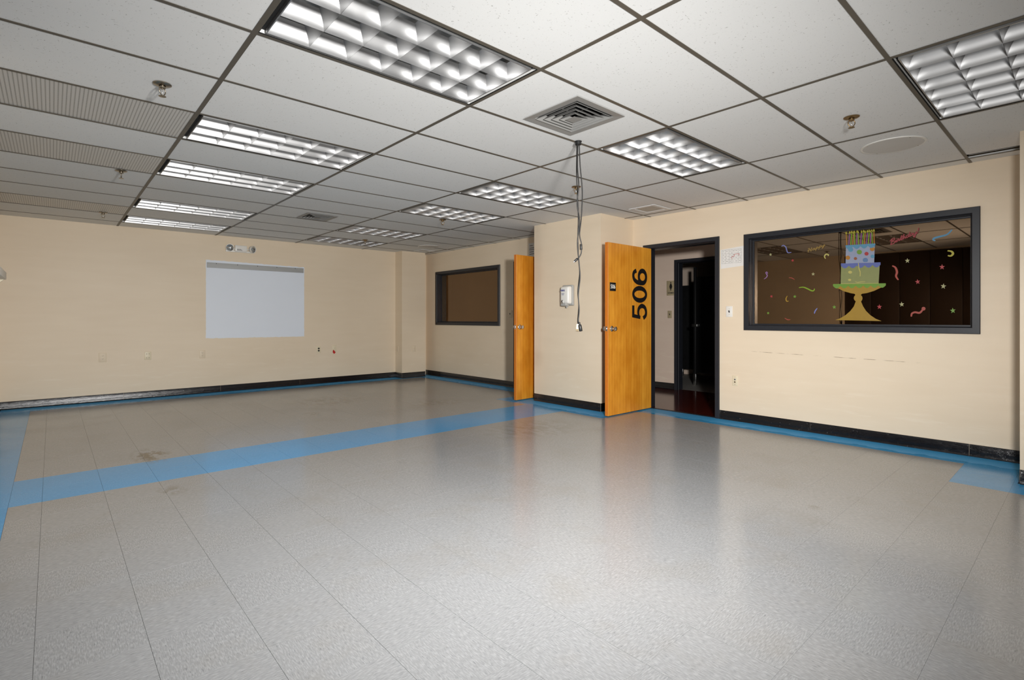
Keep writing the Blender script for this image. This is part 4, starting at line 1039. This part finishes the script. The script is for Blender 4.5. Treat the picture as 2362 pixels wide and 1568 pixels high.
for x, y, r_, mt in ((495, 455, 36, 'd_frost'), (616, 490, 36, 'd_green'), (716, 513, 29, 'd_red'), (456, 568, 32, 'd_orange'), (562, 580, 23, 'd_brown'), (700, 602, 36, 'd_blue'), (796, 447, 34, 'd_orange'), (800, 550, 28, 'd_frost')): cf('icing_dot', disc(x, y, r_, r_ * 0.9), mt, 5)
cf('upper_frosting', scallop(425, 396, 838, 370, 26, 4, 34), 'd_frost', 6)
for x, y, rx, ry in ((488, 770, 27, 20), (481, 877, 22, 16)): cf('pale_dot', disc(x, y, rx, ry), 'd_butter', 4)
ribbon('crease', [z5(*p) for p in ((602, 640), (612, 720), (628, 770), (626, 828))], 1.0, 'd_butter', 5, CK)
ribbon('crease', [z5(*p) for p in ((560, 900), (590, 912), (640, 905), (700, 902))], 0.7, 'd_butter', 5, CK)
ribbon('crease', [z5(*p) for p in ((360, 931), (600, 928), (884, 924))], 0.5, 'd_butter', 5, CK, 4, False)
ribbon('crease', [z5(*p) for p in ((428, 645), (600, 636), (822, 632))], 1.0, 'd_tierwhite', 5, CK, 4, False)
cols = ['d_orange', 'd_purple', 'd_lime', 'd_orange', 'd_lime', 'd_purple', 'd_lime', 'd_purple', 'd_lime', 'd_orange', 'd_purple', 'd_lime', 'd_purple', 'd_lime', 'd_orange']
lean = [8, -14, -14, -12, 2, -8, 6, -14, -16, -10, -14, -12, -10, 4, 4]
for k, (mt, ln) in enumerate(zip(cols, lean)):
    xb = 442 + k * 27.2; yb = 392 - k * 1.3; xt = xb - ln * 1.0; yt = 246 - k * 1.9 - (k % 3) * 5
    hw = 7 if mt != 'd_purple' else 9
    c = cf('candle', [(xb - hw, yb), (xb + hw, yb), (xt + hw, yt), (xt - hw, yt)], mt, 5)
    f = flat('flame', [z5(*p) for p in ((xt - 13, yt - 16), (xt - 8, yt - 4), (xt + 8, yt - 4), (xt + 13, yt - 16), (xt + 6, yt - 32), (xt - 2, yt - 44), (xt - 8, yt - 30))], 'd_yellow', 6); f.parent = c

# script lettering
def script(name, strokes, origin, ux, uy, wpx, mat, label):
    """strokes in letter units; origin pixel, ux/uy pixel vectors of one unit"""
    r = thing(name, gp(origin), label, 'decal')
    for k_, s in enumerate(strokes):
        ribbon('stroke', [(origin[0] + x * ux[0] + y * uy[0], origin[1] + x * ux[1] + y * uy[1]) for x, y in s], wpx, mat, k_ * 1.4, r, 5, False)
    return r
lp_ = lambda x, s=1.0: [(x + 0.55 * s, 0.5), (x + 0.25 * s, 0.6), (x + 0.05 * s, 0.3), (x + 0.2 * s, 0.02), (x + 0.45 * s, 0.15), (x + 0.58 * s, 0.55), (x + 0.55 * s, 0.1), (x + 0.8 * s, 0.1)]
def letter_p(x): return [(x, 0.1), (x + 0.18, 0.55), (x + 0.12, 0.0), (x + 0.02, -0.6), (x + 0.1, 0.1), (x + 0.25, 0.55), (x + 0.5, 0.5), (x + 0.5, 0.1), (x + 0.22, 0.05), (x + 0.75, 0.15)]
def letter_y(x): return [(x, 0.5), (x + 0.1, 0.1), (x + 0.35, 0.1), (x + 0.5, 0.55), (x + 0.45, 0.0), (x + 0.25, -0.6), (x + 0.08, -0.4), (x + 0.5, 0.0), (x + 0.8, 0.2)]
happy = [[(0.0, 1.1), (0.3, 1.2), (0.25, 0.5), (0.05, -0.1)], [(0.85, 1.25), (0.75, 0.6), (0.65, 0.0), (0.95, 0.1)], [(-0.15, 0.5), (0.3, 0.62), (0.95, 0.66)], lp_(1.05), letter_p(1.85), letter_p(2.6), letter_y(3.35)]
o0, o1 = z6(805, 492), z6(1045, 400); ux = ((o1[0] - o0[0]) / 4.1, (o1[1] - o0[1]) / 4.1); uy = (0.4, -6.6)
script('happy_lettering', happy, o0, ux, uy, 0.75, 'd_script', 'gold script word Happy on the window left of the cake')
bday = [[(0.2, 1.15), (0.1, 0.5), (0.0, -0.1)], [(-0.2, 0.9), (0.3, 1.25), (0.7, 0.95), (0.2, 0.6), (0.75, 0.4), (0.6, 0.0), (0.0, 0.0)],
        [(0.85, 0.1), (1.0, 0.55), (0.98, 0.1), (1.2, 0.1)], [(1.0, 0.8), (1.05, 0.85)], [(1.2, 0.1), (1.3, 0.6), (1.5, 0.5), (1.48, 0.1), (1.7, 0.15)], [(1.7, 0.15), (1.95, 1.1), (1.88, 0.1), (2.1, 0.1)], [(1.75, 0.7), (2.1, 0.75)],
        [(2.1, 0.1), (2.35, 1.15), (2.25, 0.0), (2.4, 0.5), (2.58, 0.4), (2.58, 0.05), (2.8, 0.15)], [(3.2, 0.5), (2.95, 0.55), (2.8, 0.2), (3.0, 0.0), (3.25, 0.3), (3.4, 1.15), (3.25, 0.1), (3.5, 0.1)], lp_(3.45, 0.9), letter_y(4.1), [(4.98, 1.2), (4.92, 0.4)], [(4.88, 0.1), (4.9, 0.02)]]
o0, o1 = z7(85, 372), z7(455, 215); ux = ((o1[0] - o0[0]) / 5.0, (o1[1] - o0[1]) / 5.0); uy = (0.6, -10.0)
script('birthday_lettering', bday, o0, ux, uy, 0.9, 'd_scriptred', 'red script word Birthday! on the window right of the cake')
